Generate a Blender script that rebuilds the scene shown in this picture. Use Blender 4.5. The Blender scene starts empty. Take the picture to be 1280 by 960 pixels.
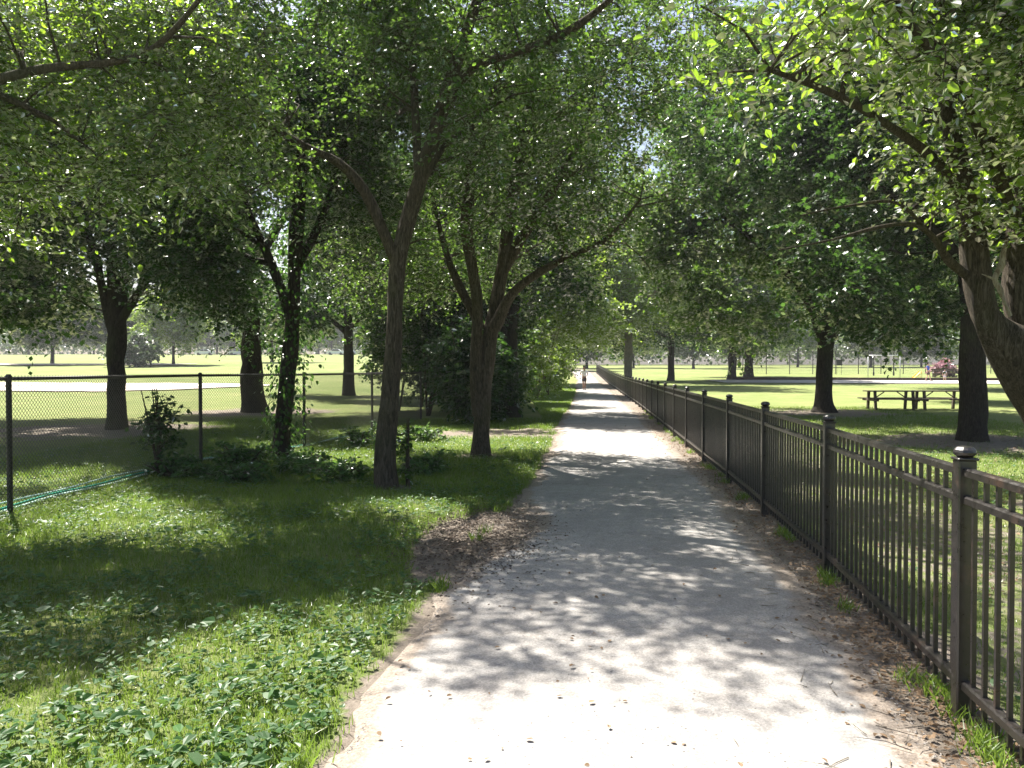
import bpy, math, random
import numpy as np
from mathutils import Vector

R = math.radians
rng = np.random.default_rng(7)
random.seed(7)
scene = bpy.context.scene
COL = scene.collection

# ------------------------------------------------------------------ camera
F_PX, HZ, EYE = 1000.0, 462.0, 1.6            # photo focal length in pixels, horizon row, eye height
cam = bpy.data.cameras.new('camera')
cam.sensor_width = 36.0
cam.lens = 36.0 * F_PX / 1280.0
cam.clip_start, cam.clip_end = 0.05, 4000
camo = bpy.data.objects.new('camera', cam)
camo.location = (0, 0, EYE)
camo.rotation_euler = (R(90 - math.degrees(math.atan((480 - HZ) / F_PX))), 0, 0)
COL.objects.link(camo)
scene.camera = camo

# ------------------------------------------------------------------ light
SUN_EL, SUN_AZ = 57.0, -36.0                  # azimuth measured from +Y, negative = to the left
world = bpy.data.worlds.new('World')
scene.world = world
world.use_nodes = True
nt = world.node_tree
bg = nt.nodes['Background']
sky = nt.nodes.new('ShaderNodeTexSky')
sky.sky_type = 'NISHITA'
sky.sun_disc = False
sky.sun_elevation = R(SUN_EL)
sky.sun_rotation = R(SUN_AZ)
sky.dust_density = 3.0
sky.air_density = 1.0
nt.links.new(sky.outputs[0], bg.inputs[0])
bg.inputs[1].default_value = 0.06
sl = bpy.data.lights.new('sun', 'SUN')
sl.energy = 5.0
sl.angle = R(0.53)
sl.color = (1.0, 0.95, 0.86)
so = bpy.data.objects.new('sun', sl)
az, el = R(SUN_AZ), R(SUN_EL)
sdir = Vector((math.sin(az) * math.cos(el), math.cos(az) * math.cos(el), math.sin(el)))
so.rotation_euler = sdir.to_track_quat('Z', 'Y').to_euler()
so.location = (0, 0, 60)
COL.objects.link(so)
scene.view_settings.view_transform = 'Standard'
scene.view_settings.look = 'None'
scene.view_settings.exposure = 1.75
scene.view_settings.gamma = 1.0
scene.view_settings.use_curve_mapping = False
cy = scene.cycles
cy.max_bounces = 7
cy.diffuse_bounces = 5
cy.glossy_bounces = 2
cy.transmission_bounces = 5
cy.volume_bounces = 0
cy.transparent_max_bounces = 4
cy.use_denoising = True
cy.sample_clamp_indirect = 6.0

# ------------------------------------------------------------------ numpy helpers
def vnoise(x, y, seed=0):
    x = np.asarray(x, float); y = np.asarray(y, float)
    xi, yi = np.floor(x).astype(np.int64), np.floor(y).astype(np.int64)
    fx, fy = x - xi, y - yi
    fx, fy = fx * fx * (3 - 2 * fx), fy * fy * (3 - 2 * fy)
    def h(a, b):
        n = (a * 374761393 + b * 668265263 + seed * 974634777) & 0x7fffffff
        n = ((n ^ (n >> 13)) * 1274126177) & 0x7fffffff
        return ((n ^ (n >> 16)) & 0xffff) / 65535.0
    return (h(xi, yi) * (1 - fx) + h(xi + 1, yi) * fx) * (1 - fy) + (h(xi, yi + 1) * (1 - fx) + h(xi + 1, yi + 1) * fx) * fy
def fbm(x, y, seed=0, o=4):
    s, a, t = 0, 1.0, 0
    for i in range(o):
        s = s + a * vnoise(x * 2 ** i, y * 2 ** i, seed + i * 17); t += a; a *= .55
    return s / t
def sstep(a, b, x):
    t = np.clip((np.asarray(x, float) - a) / (b - a), 0, 1)
    return t * t * (3 - 2 * t)
def soft(t, k=6.0):                           # smooth ramp
    t = np.asarray(t, float)
    return np.where(t > 30 * k, t, k * np.log1p(np.exp(np.clip(t / k, -30, 30))))
def terrain(x, y):
    x = np.asarray(x, float); y = np.asarray(y, float)
    yc = np.minimum(y, 215.0)
    right = .018 * soft(yc - 50, 4)
    left = .032 * soft(yc - 36, 4)
    w = sstep(-1, -14, x)
    z = left * w + right * (1 - w)
    z = np.where(y < 24, 0.0, z * sstep(24, 40, y))
    return z
def tz(x, y): return float(terrain(x, y))
def W(px, py, d):                             # a point of the place at distance d seen at that photo pixel
    return ((px - 640) / F_PX * d, d, EYE + (HZ - py) / F_PX * d)

FENCE_Y = [-6, 3.65, 6.2, 8.74, 11.3, 21.6, 33.3, 45, 57, 69, 90, 112]
FENCE_X = [0.78, 2.07, 2.46, 2.77, 3.07, 4.13, 5.36, 6.5, 7.5, 8.35, 10.05, 11.8]
EDGE_Y = [-6, 3.2, 6, 9, 11.6, 17, 23.5, 33, 45, 57, 80, 112, 130]
EDGE_X = [-1.9, -.70, -.42, 0.0, .35, .88, 1.4, 2.4, 3.5, 4.6, 6.6, 8.6, 9.6]
def fence_x(y): return np.interp(y, FENCE_Y, FENCE_X)
def edge_l(y): return np.interp(y, EDGE_Y, EDGE_X)
def edge_r(y): return fence_x(y) - np.interp(y, [0, 12, 25, 40, 112], [.24, .24, .30, .5, .8])
def bare(x, y):                               # how bare of grass the ground is
    n = (fbm(x * 1.3, y * 1.3, 3) - .5) * .9
    el, fx = edge_l(y), fence_x(y)
    d = np.where(x < (el + fx) / 2, el - x, x - (fx + .15))
    b = 1 - sstep(-.06, .22, d + n * .4)
    b = np.where((x > el) & (x < fx + .15), 1.0, b)
    q = ((x + .28 - .13 * (y - 7.5)) / .68) ** 2 + ((y - 7.6) / 1.7) ** 2
    b = np.maximum(b, 1 - sstep(.55, 1.05, q + n * .9))
    # worn strip under the trees behind the right fence
    u = (x - fx - 1.4) / 1.5
    b = np.maximum(b, (1 - sstep(.4, 1.1, np.abs(u) + n * 1.6)) * .5)
    # worn ground in the deep shade around the trunks
    for cx, cy_, r in ((-10.8, 21.5, 4.5), (-9.6, 30, 4.0), (11.7, 29.5, 4.0), (10.5, 17.5, 4.0), (6.9, 9, 1.8), (-1.6, 10.8, .5), (-.6, 14.8, .7), (-.5, 20, 2.6)):
        q = np.hypot(x - cx, y - cy_) / r
        b = np.maximum(b, (1 - sstep(.3, 1.05, q + n * .9)) * .8)
    return np.clip(b, 0, 1)

# ------------------------------------------------------------------ object helpers
def tag(o, label=None, cat=None, group=None, kind=None):
    if label: o['label'] = label
    if cat: o['category'] = cat
    if group: o['group'] = group
    if kind: o['kind'] = kind
    return o
def empty(name, loc, rz=0.0, label=None, cat=None, group=None):
    o = bpy.data.objects.new(name, None)
    o.location = loc; o.rotation_euler = (0, 0, rz); o.empty_display_size = .3
    COL.objects.link(o)
    return tag(o, label, cat, group)
def mesh_obj(name, V, faces, mat, parent=None, attrs=None, smooth=False, local=None):
    """V (n,3); faces: an (m,k) array or a list of such arrays. local: subtract this origin."""
    V = np.asarray(V, np.float32).reshape(-1, 3)
    if local is not None: V = V - np.asarray(local, np.float32)
    if not isinstance(faces, list): faces = [faces]
    faces = [np.asarray(f, np.int32) for f in faces if len(f)]
    me = bpy.data.meshes.new(name)
    me.vertices.add(len(V)); me.vertices.foreach_set('co', V.ravel())
    loops = np.concatenate([f.ravel() for f in faces])
    tot = np.concatenate([np.full(len(f), f.shape[1], np.int32) for f in faces])
    start = np.concatenate([[0], np.cumsum(tot)[:-1]]).astype(np.int32)
    me.loops.add(len(loops)); me.loops.foreach_set('vertex_index', loops)
    me.polygons.add(len(tot)); me.polygons.foreach_set('loop_start', start)
    me.polygons.foreach_set('loop_total', tot)
    me.polygons.foreach_set('use_smooth', np.full(len(tot), smooth))
    me.update(calc_edges=True)
    for k, a in (attrs or {}).items():
        at = me.attributes.new(k, 'FLOAT', 'POINT'); at.data.foreach_set('value', np.asarray(a, np.float32))
    me.materials.append(mat)
    o = bpy.data.objects.new(name, me)
    COL.objects.link(o)
    if parent is not None: o.parent = parent
    return o
class MB:                                      # gathers shapes for ONE mesh
    def __init__(s): s.V = []; s.F = {}; s.n = 0
    def add(s, V, F):
        V = np.asarray(V, float).reshape(-1, 3)
        if not isinstance(F, list): F = [F]
        for f in F:
            f = np.asarray(f, int)
            if len(f): s.F.setdefault(f.shape[1], []).append(f + s.n)
        s.V.append(V); s.n += len(V); return s
    def box(s, c, size, bevel=0.0, rz=0.0, shear=(0, 0)):
        hx, hy, hz = [q / 2 for q in size]; b = min(bevel, hx * .9, hy * .9, hz * .9)
        if b <= 0:
            V = [(x, y, z) for z in (-hz, hz) for x, y in ((-hx, -hy), (hx, -hy), (hx, hy), (-hx, hy))]
            F = [(0, 3, 2, 1), (4, 5, 6, 7), (0, 1, 5, 4), (1, 2, 6, 5), (2, 3, 7, 6), (3, 0, 4, 7)]
            V = np.array(V, float); FF = [np.array(F)]
        else:
            V = []; 
            for z, i in ((-hz, b), (-hz + b, 0), (hz - b, 0), (hz, b)):
                x, y = hx - i, hy - i
                V += [(-x + b, -y, z), (x - b, -y, z), (x, -y + b, z), (x, y - b, z), (x - b, y, z), (-x + b, y, z), (-x, y - b, z), (-x, -y + b, z)]
            V = np.array(V, float)
            q = [(r * 8 + i, r * 8 + (i + 1) % 8, (r + 1) * 8 + (i + 1) % 8, (r + 1) * 8 + i) for r in range(3) for i in range(8)]
            FF = [np.array(q), np.array([tuple(reversed(range(8))), tuple(range(24, 32))])]
        c_, s_ = math.cos(rz), math.sin(rz)
        V = np.stack([V[:, 0] * c_ - V[:, 1] * s_ + shear[0] * V[:, 2], V[:, 0] * s_ + V[:, 1] * c_ + shear[1] * V[:, 2], V[:, 2]], 1)
        return s.add(V + np.array(c), FF)
    def tube(s, pts, rad, seg=8, cap=True):
        V, F, C = tube(pts, rad, seg); s.add(V, [F] + ([C] if cap and len(C) else [])); return s
    def lathe(s, c, prof, seg=12):
        a = np.linspace(0, 2 * np.pi, seg, endpoint=False)
        V = np.array([(c[0] + r * np.cos(t), c[1] + r * np.sin(t), c[2] + z) for r, z in prof for t in a])
        F = [(i * seg + j, i * seg + (j + 1) % seg, (i + 1) * seg + (j + 1) % seg, (i + 1) * seg + j) for i in range(len(prof) - 1) for j in range(seg)]
        C = [tuple(reversed(range(seg))), tuple(range((len(prof) - 1) * seg, len(prof) * seg))]
        return s.add(V, [np.array(F), np.array(C)])
    def build(s, name, mat, parent=None, smooth=False, local=None):
        return mesh_obj(name, np.concatenate(s.V), [np.concatenate(f) for f in s.F.values()], mat, parent, smooth=smooth, local=local)
def tube(pts, rad, seg=8, rough=0.0, flat=None):
    P = np.asarray(pts, float); n = len(P)
    rad = np.broadcast_to(np.asarray(rad, float), (n,))
    T = np.gradient(P, axis=0); T /= np.linalg.norm(T, axis=1)[:, None] + 1e-9
    ref = np.array([0, 0, 1.0]) if abs(T[0, 2]) < .9 else np.array([1.0, 0, 0])
    U = np.empty_like(P); u = ref - T[0] * ref.dot(T[0]); u /= np.linalg.norm(u)
    for i in range(n):
        u = u - T[i] * u.dot(T[i]); u /= np.linalg.norm(u) + 1e-9; U[i] = u
    B = np.cross(T, U)
    a = np.linspace(0, 2 * np.pi, seg, endpoint=False)
    rr = rad[:, None] * np.ones((1, seg))
    if rough:
        ii = np.arange(n)[:, None] * .35; s0 = rng.uniform(0, 99)
        rr = rr * (1 + rough * (vnoise(np.cos(a)[None] * 1.3 + s0 + 0 * ii, np.sin(a)[None] * 1.3 + ii, 5) - .5) * 2)
    V = P[:, None] + rr[..., None] * (np.cos(a)[None, :, None] * U[:, None] + np.sin(a)[None, :, None] * B[:, None])
    i, j = np.meshgrid(np.arange(n - 1), np.arange(seg), indexing='ij'); j2 = (j + 1) % seg
    F = np.stack([i * seg + j, i * seg + j2, (i + 1) * seg + j2, (i + 1) * seg + j], -1).reshape(-1, 4)
    C = np.array([list(range(seg))[::-1], list(range((n - 1) * seg, n * seg))])
    return V.reshape(-1, 3), F, C
def spline(pts, step=.15):
    P = np.asarray(pts, float)
    if len(P) < 3:
        n = max(2, int(np.linalg.norm(P[1, :3] - P[0, :3]) / step) + 1)
        return P[0] + (P[1] - P[0]) * np.linspace(0, 1, n)[:, None]
    Q = np.vstack([2 * P[0] - P[1], P, 2 * P[-1] - P[-2]]); out = []
    for i in range(1, len(Q) - 2):
        n = max(2, int(np.linalg.norm(Q[i + 1, :3] - Q[i, :3]) / step) + 1)
        t = np.linspace(0, 1, n, endpoint=False)[:, None]
        out.append(.5 * (2 * Q[i] + (Q[i + 1] - Q[i - 1]) * t + (2 * Q[i - 1] - 5 * Q[i] + 4 * Q[i + 1] - Q[i + 2]) * t ** 2 + (3 * Q[i] - Q[i - 1] - 3 * Q[i + 1] + Q[i + 2]) * t ** 3))
    out.append(P[-1:]); return np.concatenate(out)

# ------------------------------------------------------------------ materials
def new_mat(name):
    m = bpy.data.materials.new(name); m.use_nodes = True
    t = m.node_tree; b = t.nodes['Principled BSDF']
    return m, t, b
def N(t, typ, **kw):
    n = t.nodes.new(typ)
    for k, v in kw.items():
        if k in n.inputs: n.inputs[k].default_value = v
        else: setattr(n, k, v)
    return n
def ramp(t, src, stops):
    r = t.nodes.new('ShaderNodeValToRGB'); e = r.color_ramp.elements
    while len(e) < len(stops): e.new(.5)
    for q, (p, c) in zip(e, stops): q.position = p; q.color = (*c, 1)
    t.links.new(src, r.inputs[0]); return r.outputs[0]
def noise(t, scale, detail=4, rough=.6, vec=None, dist=0):
    n = N(t, 'ShaderNodeTexNoise'); n.inputs['Scale'].default_value = scale; n.inputs['Detail'].default_value = detail
    n.inputs['Roughness'].default_value = rough; n.inputs['Distortion'].default_value = dist
    if vec is not None: t.links.new(vec, n.inputs['Vector'])
    return n.outputs[0]
def objco(t, sc=(1, 1, 1)):
    g = N(t, 'ShaderNodeNewGeometry'); m = N(t, 'ShaderNodeMapping'); m.inputs['Scale'].default_value = sc
    t.links.new(g.outputs['Position'], m.inputs['Vector']); return m.outputs[0]
def mixc(t, f, a, b, typ='MIX'):
    m = t.nodes.new('ShaderNodeMix'); m.data_type = 'RGBA'; m.blend_type = typ
    for s, v in ((m.inputs[0], f), (m.inputs[6], a), (m.inputs[7], b)):
        if hasattr(v, 'node'): t.links.new(v, s)
        else: s.default_value = v if not isinstance(v, tuple) else (*v, 1)
    return m.outputs[2]
def bump(t, h, strength, dist, b):
    n = N(t, 'ShaderNodeBump'); n.inputs['Strength'].default_value = strength; n.inputs['Distance'].default_value = dist
    t.links.new(h, n.inputs['Height']); t.links.new(n.outputs[0], b.inputs['Normal']); return n
def attr(t, name):
    a = N(t, 'ShaderNodeAttribute'); a.attribute_name = name; return a.outputs['Fac']
def math_(t, op, a, b):
    m = t.nodes.new('ShaderNodeMath'); m.operation = op
    for s, v in ((m.inputs[0], a), (m.inputs[1], b)):
        if hasattr(v, 'node'): t.links.new(v, s)
        else: s.default_value = v
    return m.outputs[0]

def leaf_mat(name, dark, light, trans, gloss=.5, rough=.35, tfac=.42):
    m = bpy.data.materials.new(name); m.use_nodes = True; t = m.node_tree
    t.nodes.clear()
    a = attr(t, 'rnd')
    c = ramp(t, a, [(0, dark), (.8, light), (1, tuple(min(1, q * 1.35) for q in light))])
    tc = ramp(t, a, [(0, tuple(q * .75 for q in trans)), (1, tuple(min(1, q * 1.15) for q in trans))])
    d = N(t, 'ShaderNodeBsdfDiffuse'); t.links.new(c, d.inputs[0])
    tr = N(t, 'ShaderNodeBsdfTranslucent'); t.links.new(tc, tr.inputs[0])
    g = N(t, 'ShaderNodeBsdfAnisotropic'); g.inputs['Roughness'].default_value = rough; g.inputs[0].default_value = (1, 1, 1, 1)
    m1 = N(t, 'ShaderNodeMixShader'); m1.inputs[0].default_value = tfac
    t.links.new(d.outputs[0], m1.inputs[1]); t.links.new(tr.outputs[0], m1.inputs[2])
    lw = N(t, 'ShaderNodeFresnel'); lw.inputs[0].default_value = 1.42
    f = math_(t, 'MULTIPLY', lw.outputs[0], gloss)
    m2 = N(t, 'ShaderNodeMixShader'); t.links.new(f, m2.inputs[0])
    t.links.new(m1.outputs[0], m2.inputs[1]); t.links.new(g.outputs[0], m2.inputs[2])
    o = N(t, 'ShaderNodeOutputMaterial'); t.links.new(m2.outputs[0], o.inputs[0])
    return m
M = {}
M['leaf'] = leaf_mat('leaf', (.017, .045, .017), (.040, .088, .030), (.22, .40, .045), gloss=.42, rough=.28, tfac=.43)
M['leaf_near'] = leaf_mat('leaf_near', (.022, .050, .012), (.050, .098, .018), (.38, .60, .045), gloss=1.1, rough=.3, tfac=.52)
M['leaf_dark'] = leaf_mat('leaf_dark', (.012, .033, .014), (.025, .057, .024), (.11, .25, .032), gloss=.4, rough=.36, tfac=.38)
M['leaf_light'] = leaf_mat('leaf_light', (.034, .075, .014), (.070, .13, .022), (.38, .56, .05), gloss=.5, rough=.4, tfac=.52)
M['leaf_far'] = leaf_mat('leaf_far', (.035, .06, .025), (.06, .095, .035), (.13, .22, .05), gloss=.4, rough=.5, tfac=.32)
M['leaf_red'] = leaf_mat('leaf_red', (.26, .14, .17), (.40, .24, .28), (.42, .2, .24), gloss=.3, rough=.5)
M['grass'] = leaf_mat('grass_blade', (.035, .080, .012), (.115, .175, .030), (.30, .46, .06), gloss=.15, rough=.5, tfac=.4)
M['weed'] = leaf_mat('weed_leaf', (.035, .085, .030), (.065, .135, .045), (.18, .34, .06), gloss=.35, rough=.4, tfac=.35)
M['mulch'] = leaf_mat('old_leaf', (.045, .032, .024), (.15, .11, .08), (.06, .04, .02), gloss=.25, rough=.5, tfac=.1)
M['litter'] = leaf_mat('dry_leaf', (.10, .06, .035), (.30, .21, .13), (.15, .09, .04), gloss=.2, rough=.6, tfac=.15)

def bark_mat(name, c0, c1, c2):
    m, t, b = new_mat(name)
    v = objco(t, (12, 12, 1.9)); n1 = noise(t, 3.0, 8, .75, v, 1.1)
    n2 = noise(t, 1.3, 3, .6, objco(t))
    col = ramp(t, n1, [(.38, c0), (.5, c1), (.64, c2)])
    mossy = ramp(t, n2, [(.5, (0, 0, 0)), (.68, (1, 1, 1))])
    col = mixc(t, math_(t, 'MULTIPLY', mossy, .35), col, (.07, .085, .035))
    t.links.new(col, b.inputs['Base Color']); b.inputs['Roughness'].default_value = .9
    b.inputs['Specular IOR Level'].default_value = .2
    bump(t, n1, 1.0, .06, b); return m
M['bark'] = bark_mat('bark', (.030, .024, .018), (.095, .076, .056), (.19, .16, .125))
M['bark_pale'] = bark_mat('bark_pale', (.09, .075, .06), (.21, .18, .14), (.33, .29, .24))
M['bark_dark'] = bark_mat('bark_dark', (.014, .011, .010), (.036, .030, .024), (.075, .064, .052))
M['bark_dead'] = bark_mat('bark_dead', (.2, .15, .11), (.42, .36, .29), (.6, .54, .46))

def plain(name, col, rough=.6, metal=0, var=.25, scale=20, bmp=0, coords=(1, 1, 1)):
    m, t, b = new_mat(name)
    n = noise(t, scale, 5, .65, objco(t, coords))
    c = ramp(t, n, [(.25, tuple(q * (1 - var) for q in col)), (.75, tuple(min(1, q * (1 + var)) for q in col))])
    t.links.new(c, b.inputs['Base Color']); b.inputs['Roughness'].default_value = rough; b.inputs['Metallic'].default_value = metal
    if bmp: bump(t, n, bmp, .004, b)
    return m
def iron_mat():
    m, t, b = new_mat('painted_iron')
    v = objco(t); n = noise(t, 28, 6, .7, v); n2 = noise(t, 5, 5, .7, v)
    c = ramp(t, n, [(.3, (.009, .0075, .007)), (.6, (.020, .0165, .015)), (.8, (.045, .037, .032))])
    rust = ramp(t, n2, [(.56, (0, 0, 0)), (.68, (1, 1, 1))])
    c = mixc(t, math_(t, 'MULTIPLY', rust, .45), c, (.085, .045, .03))
    t.links.new(c, b.inputs['Base Color']); t.links.new(ramp(t, n, [(.3, (.22,) * 3), (.7, (.5,) * 3)]), b.inputs['Roughness'])
    b.inputs['Specular IOR Level'].default_value = .8
    bump(t, n, .4, .004, b); return m
M['iron'] = iron_mat()
M['black_metal'] = plain('black_vinyl_metal', (.02, .018, .018), .45, 0, .4, 12)
M['wire'] = plain('coated_wire', (.022, .02, .02), .45, 0, .3, 5)
M['hose_green'] = plain('green_plastic', (.02, .30, .20), .35, 0, .3, 9)
M['hose_pale'] = plain('pale_plastic', (.45, .60, .58), .4, 0, .25, 9)
M['wood_dark'] = plain('weathered_wood', (.10, .075, .055), .8, 0, .4, 8, .4, (1, 8, 8))
M['pale_metal'] = plain('galvanised_metal', (.55, .56, .58), .45, .3, .15, 6)
M['yellow'] = plain('yellow_plastic', (.80, .52, .03), .4, 0, .1, 5)
M['red_plastic'] = plain('red_plastic', (.55, .06, .05), .4, 0, .1, 5)
M['concrete'] = plain('pale_concrete', (.42, .39, .36), .9, 0, .15, 3)
M['timber_edge'] = plain('dark_timber', (.07, .04, .03), .85, 0, .3, 5)
M['stone'] = plain('church_stone', (.36, .33, .30), .9, 0, .15, .8)
M['slate'] = plain('slate', (.12, .12, .13), .8, 0, .2, 2)
M['glass_dark'] = plain('dark_glass', (.02, .025, .03), .1, 0, .1, 3)
M['rubber'] = plain('rubber', (.02, .02, .02), .8, 0, .2, 5)
M['paint_white'] = plain('white_paint', (.75, .76, .77), .3, 0, .04, 3)
M['paint_silver'] = plain('silver_paint', (.5, .52, .55), .3, .3, .04, 3)
M['paint_blue'] = plain('blue_grey_paint', (.18, .22, .30), .3, .1, .04, 3)
M['skin_a'] = plain('skin_brown', (.28, .15, .10), .6, 0, .08, 30)
M['skin_b'] = plain('skin_light', (.55, .34, .25), .6, 0, .08, 30)
M['hair'] = plain('dark_hair', (.02, .015, .012), .7, 0, .3, 60)
M['cloth_white'] = plain('white_cotton', (.72, .70, .72), .9, 0, .06, 12)
M['cloth_dark'] = plain('dark_cotton', (.06, .045, .05), .9, 0, .2, 12)
M['cloth_blue'] = plain('blue_cotton', (.04, .09, .45), .9, 0, .1, 12)
M['cloth_pale'] = plain('pale_lilac_cotton', (.60, .55, .62), .9, 0, .06, 12)
M['shoe'] = plain('grey_shoe', (.25, .22, .24), .7, 0, .1, 12)
M['white_dot'] = plain('eye_white', (.7, .7, .7), .4, 0, .02, 5)

def ground_mat():
    m, t, b = new_mat('ground_surface')
    v = objco(t)
    n1 = noise(t, 60, 5, .75, v); n2 = noise(t, .55, 4, .6, v); n3 = noise(t, 7, 4, .65, v)
    g = ramp(t, n1, [(.3, (.10, .13, .038)), (.5, (.185, .22, .075)), (.72, (.30, .32, .15))])
    n4 = noise(t, .09, 5, .65, v)
    g = mixc(t, 1.0, g, ramp(t, n4, [(.35, (.72, .80, .70)), (.6, (1, 1, 1))]), 'MULTIPLY')
    dry = ramp(t, n2, [(.48, (0, 0, 0)), (.7, (1, 1, 1))])
    g = mixc(t, math_(t, 'MULTIPLY', dry, .35), g, (.34, .31, .15))
    d = ramp(t, n1, [(.25, (.09, .072, .058)), (.5, (.23, .195, .16)), (.78, (.44, .385, .33))])
    d = mixc(t, .5, d, ramp(t, n3, [(.3, (.12, .095, .075)), (.7, (.32, .275, .23))]))
    f = math_(t, 'ADD', attr(t, 'bare'), math_(t, 'MULTIPLY', math_(t, 'SUBTRACT', n3, .5), 1.3))
    f = ramp(t, f, [(.38, (0, 0, 0)), (.62, (1, 1, 1))])
    t.links.new(mixc(t, f, g, d), b.inputs['Base Color'])
    b.inputs['Roughness'].default_value = .95; b.inputs['Specular IOR Level'].default_value = .1
    bump(t, n1, .8, .03, b); return m
def path_mat():
    m, t, b = new_mat('path_surface')
    v = objco(t)
    fine = noise(t, 220, 3, .8, v); mid = noise(t, 9, 5, .65, v); big = noise(t, 1.1, 4, .6, v)
    vo = N(t, 'ShaderNodeTexVoronoi'); vo.inputs['Scale'].default_value = 95; t.links.new(v, vo.inputs['Vector'])
    c = ramp(t, fine, [(.3, (.23, .22, .21)), (.5, (.38, .365, .345)), (.72, (.55, .525, .485))])
    c = mixc(t, .45, c, ramp(t, vo.outputs['Color'], [(.1, (.19, .18, .18)), (.6, (.38, .37, .36)), (1, (.55, .53, .5))]))
    c = mixc(t, 1.0, c, ramp(t, mid, [(.3, (.84, .82, .80)), (.7, (1, 1, 1))]), 'MULTIPLY')
    c = mixc(t, 1.0, c, ramp(t, big, [(.35, (.84, .83, .83)), (.65, (1, 1, 1))]), 'MULTIPLY')
    vc = N(t, 'ShaderNodeTexVoronoi'); vc.feature = 'DISTANCE_TO_EDGE'; vc.inputs['Scale'].default_value = .35
    wv = N(t, 'ShaderNodeVectorMath', operation='ADD'); nn = N(t, 'ShaderNodeTexNoise'); nn.inputs['Scale'].default_value = 3; nn.inputs['Detail'].default_value = 5
    t.links.new(v, nn.inputs['Vector']); sc_ = N(t, 'ShaderNodeVectorMath', operation='SCALE'); sc_.inputs['Scale'].default_value = .7
    t.links.new(nn.outputs['Color'], sc_.inputs[0]); t.links.new(v, wv.inputs[0]); t.links.new(sc_.outputs[0], wv.inputs[1]); t.links.new(wv.outputs[0], vc.inputs['Vector'])
    c = mixc(t, 1.0, c, ramp(t, vc.outputs['Distance'], [(.0, (.74, .72, .70)), (.004, (1, 1, 1))]), 'MULTIPLY')
    n3 = noise(t, 6, 5, .7, v); n1 = noise(t, 60, 5, .75, v)
    d = ramp(t, n1, [(.25, (.10, .082, .066)), (.5, (.25, .21, .175)), (.78, (.46, .40, .34))])
    f = math_(t, 'ADD', attr(t, 'bare'), math_(t, 'MULTIPLY', math_(t, 'SUBTRACT', n3, .5), 1.5))
    f = ramp(t, f, [(.32, (0, 0, 0)), (.85, (1, 1, 1))])
    t.links.new(mixc(t, f, c, d), b.inputs['Base Color'])
    b.inputs['Roughness'].default_value = .92; b.inputs['Specular IOR Level'].default_value = .15
    bump(t, fine, .5, .006, b); return m
M['ground'] = ground_mat(); M['path'] = path_mat()
M['sand'] = plain('pink_sand', (.62, .53, .46), .95, 0, .10, .6)

# ------------------------------------------------------------------ the setting
def axis(lo, a, b, hi, step, grow=1.13):
    mid = list(np.arange(a, b + 1e-6, step)); s = step; up = [mid[-1]]
    while up[-1] < hi: s *= grow; up.append(up[-1] + s)
    s = step; dn = [mid[0]]
    while dn[-1] > lo: s *= grow; dn.append(dn[-1] - s)
    return np.array(dn[::-1][:-1] + mid + up[1:])
def grid_faces(nx, ny):
    i, j = np.meshgrid(np.arange(nx - 1), np.arange(ny - 1), indexing='ij')
    a = i * ny + j
    return np.stack([a, a + ny, a + ny + 1, a + 1], -1).reshape(-1, 4)
gx, gy = axis(-900, -9, 13, 900, .11, 1.09), axis(-250, 1, 24, 1500, .11, 1.05)
GX, GY = np.meshgrid(gx, gy, indexing='ij')
BR = bare(GX, GY)
micro = (fbm(GX * 4, GY * 4, 11) - .5) * .03 * (GY < 26) * (GX > -12) * (GX < 16)
onp = sstep(.0, .3, edge_l(GY) + .1 - GX) + sstep(0, .2, GX - edge_r(GY) + .05)
GZ = terrain(GX, GY) + micro * np.clip(onp, 0, 1) - .012 * (1 - np.clip(onp, 0, 1))
# the worn hollow at the path's left edge
GZ = GZ - .05 * np.exp(-(((GX + .35) / .55) ** 2 + ((GY - 8.2) / .9) ** 2) * 1.3)
g = mesh_obj('ground', np.stack([GX, GY, GZ], -1), grid_faces(len(gx), len(gy)), M['ground'], attrs={'bare': BR.ravel()}, smooth=True)
tag(g, kind='structure')

ys = np.concatenate([np.arange(-6, 26, .09), np.arange(26, 60, .3), np.arange(60, 131, 1.0)])
us = np.linspace(0, 1, 41)
wob = (fbm(ys * 1.6, ys * 0, 21) - .5) * .34 * np.interp(ys, [0, 30, 60], [1, 1.3, 2])
wob2 = (fbm(ys * 1.6, ys * 0 + 7, 31) - .5) * .24
L_, R_ = edge_l(ys) - .06 + wob, edge_r(ys) + .06 + wob2
# the dirt patch bites into the path
L_ = L_ + .38 * np.exp(-((ys - 8.3) / 1.1) ** 2)
PX = L_[:, None] + (R_ - L_)[:, None] * us[None]
PY = ys[:, None] + 0 * PX
PZ = terrain(PX, PY) + .006 + .0008 * np.clip(PY - 20, 0, None) + .02 * (1 - (2 * us[None] - 1) ** 2)
ed = np.minimum(PX - L_[:, None], R_[:, None] - PX)
pb = 1.6 - 1.6 * sstep(0, np.where(us[None] > .5, .42, .3), ed)
pb = np.maximum(pb, .75 * np.exp(-(((PX + .25) / .6) ** 2 + ((PY - 8.0) / 1.5) ** 2)))
PZ[:, 0] -= .035; PZ[:, -1] -= .035; PZ[:, 1] -= .008; PZ[:, -2] -= .008
pth = mesh_obj('path', np.stack([PX, PY, PZ], -1), grid_faces(len(ys), 41)[:, ::-1], M['path'], attrs={'bare': pb.ravel()}, smooth=True)
tag(pth, kind='structure')

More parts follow.
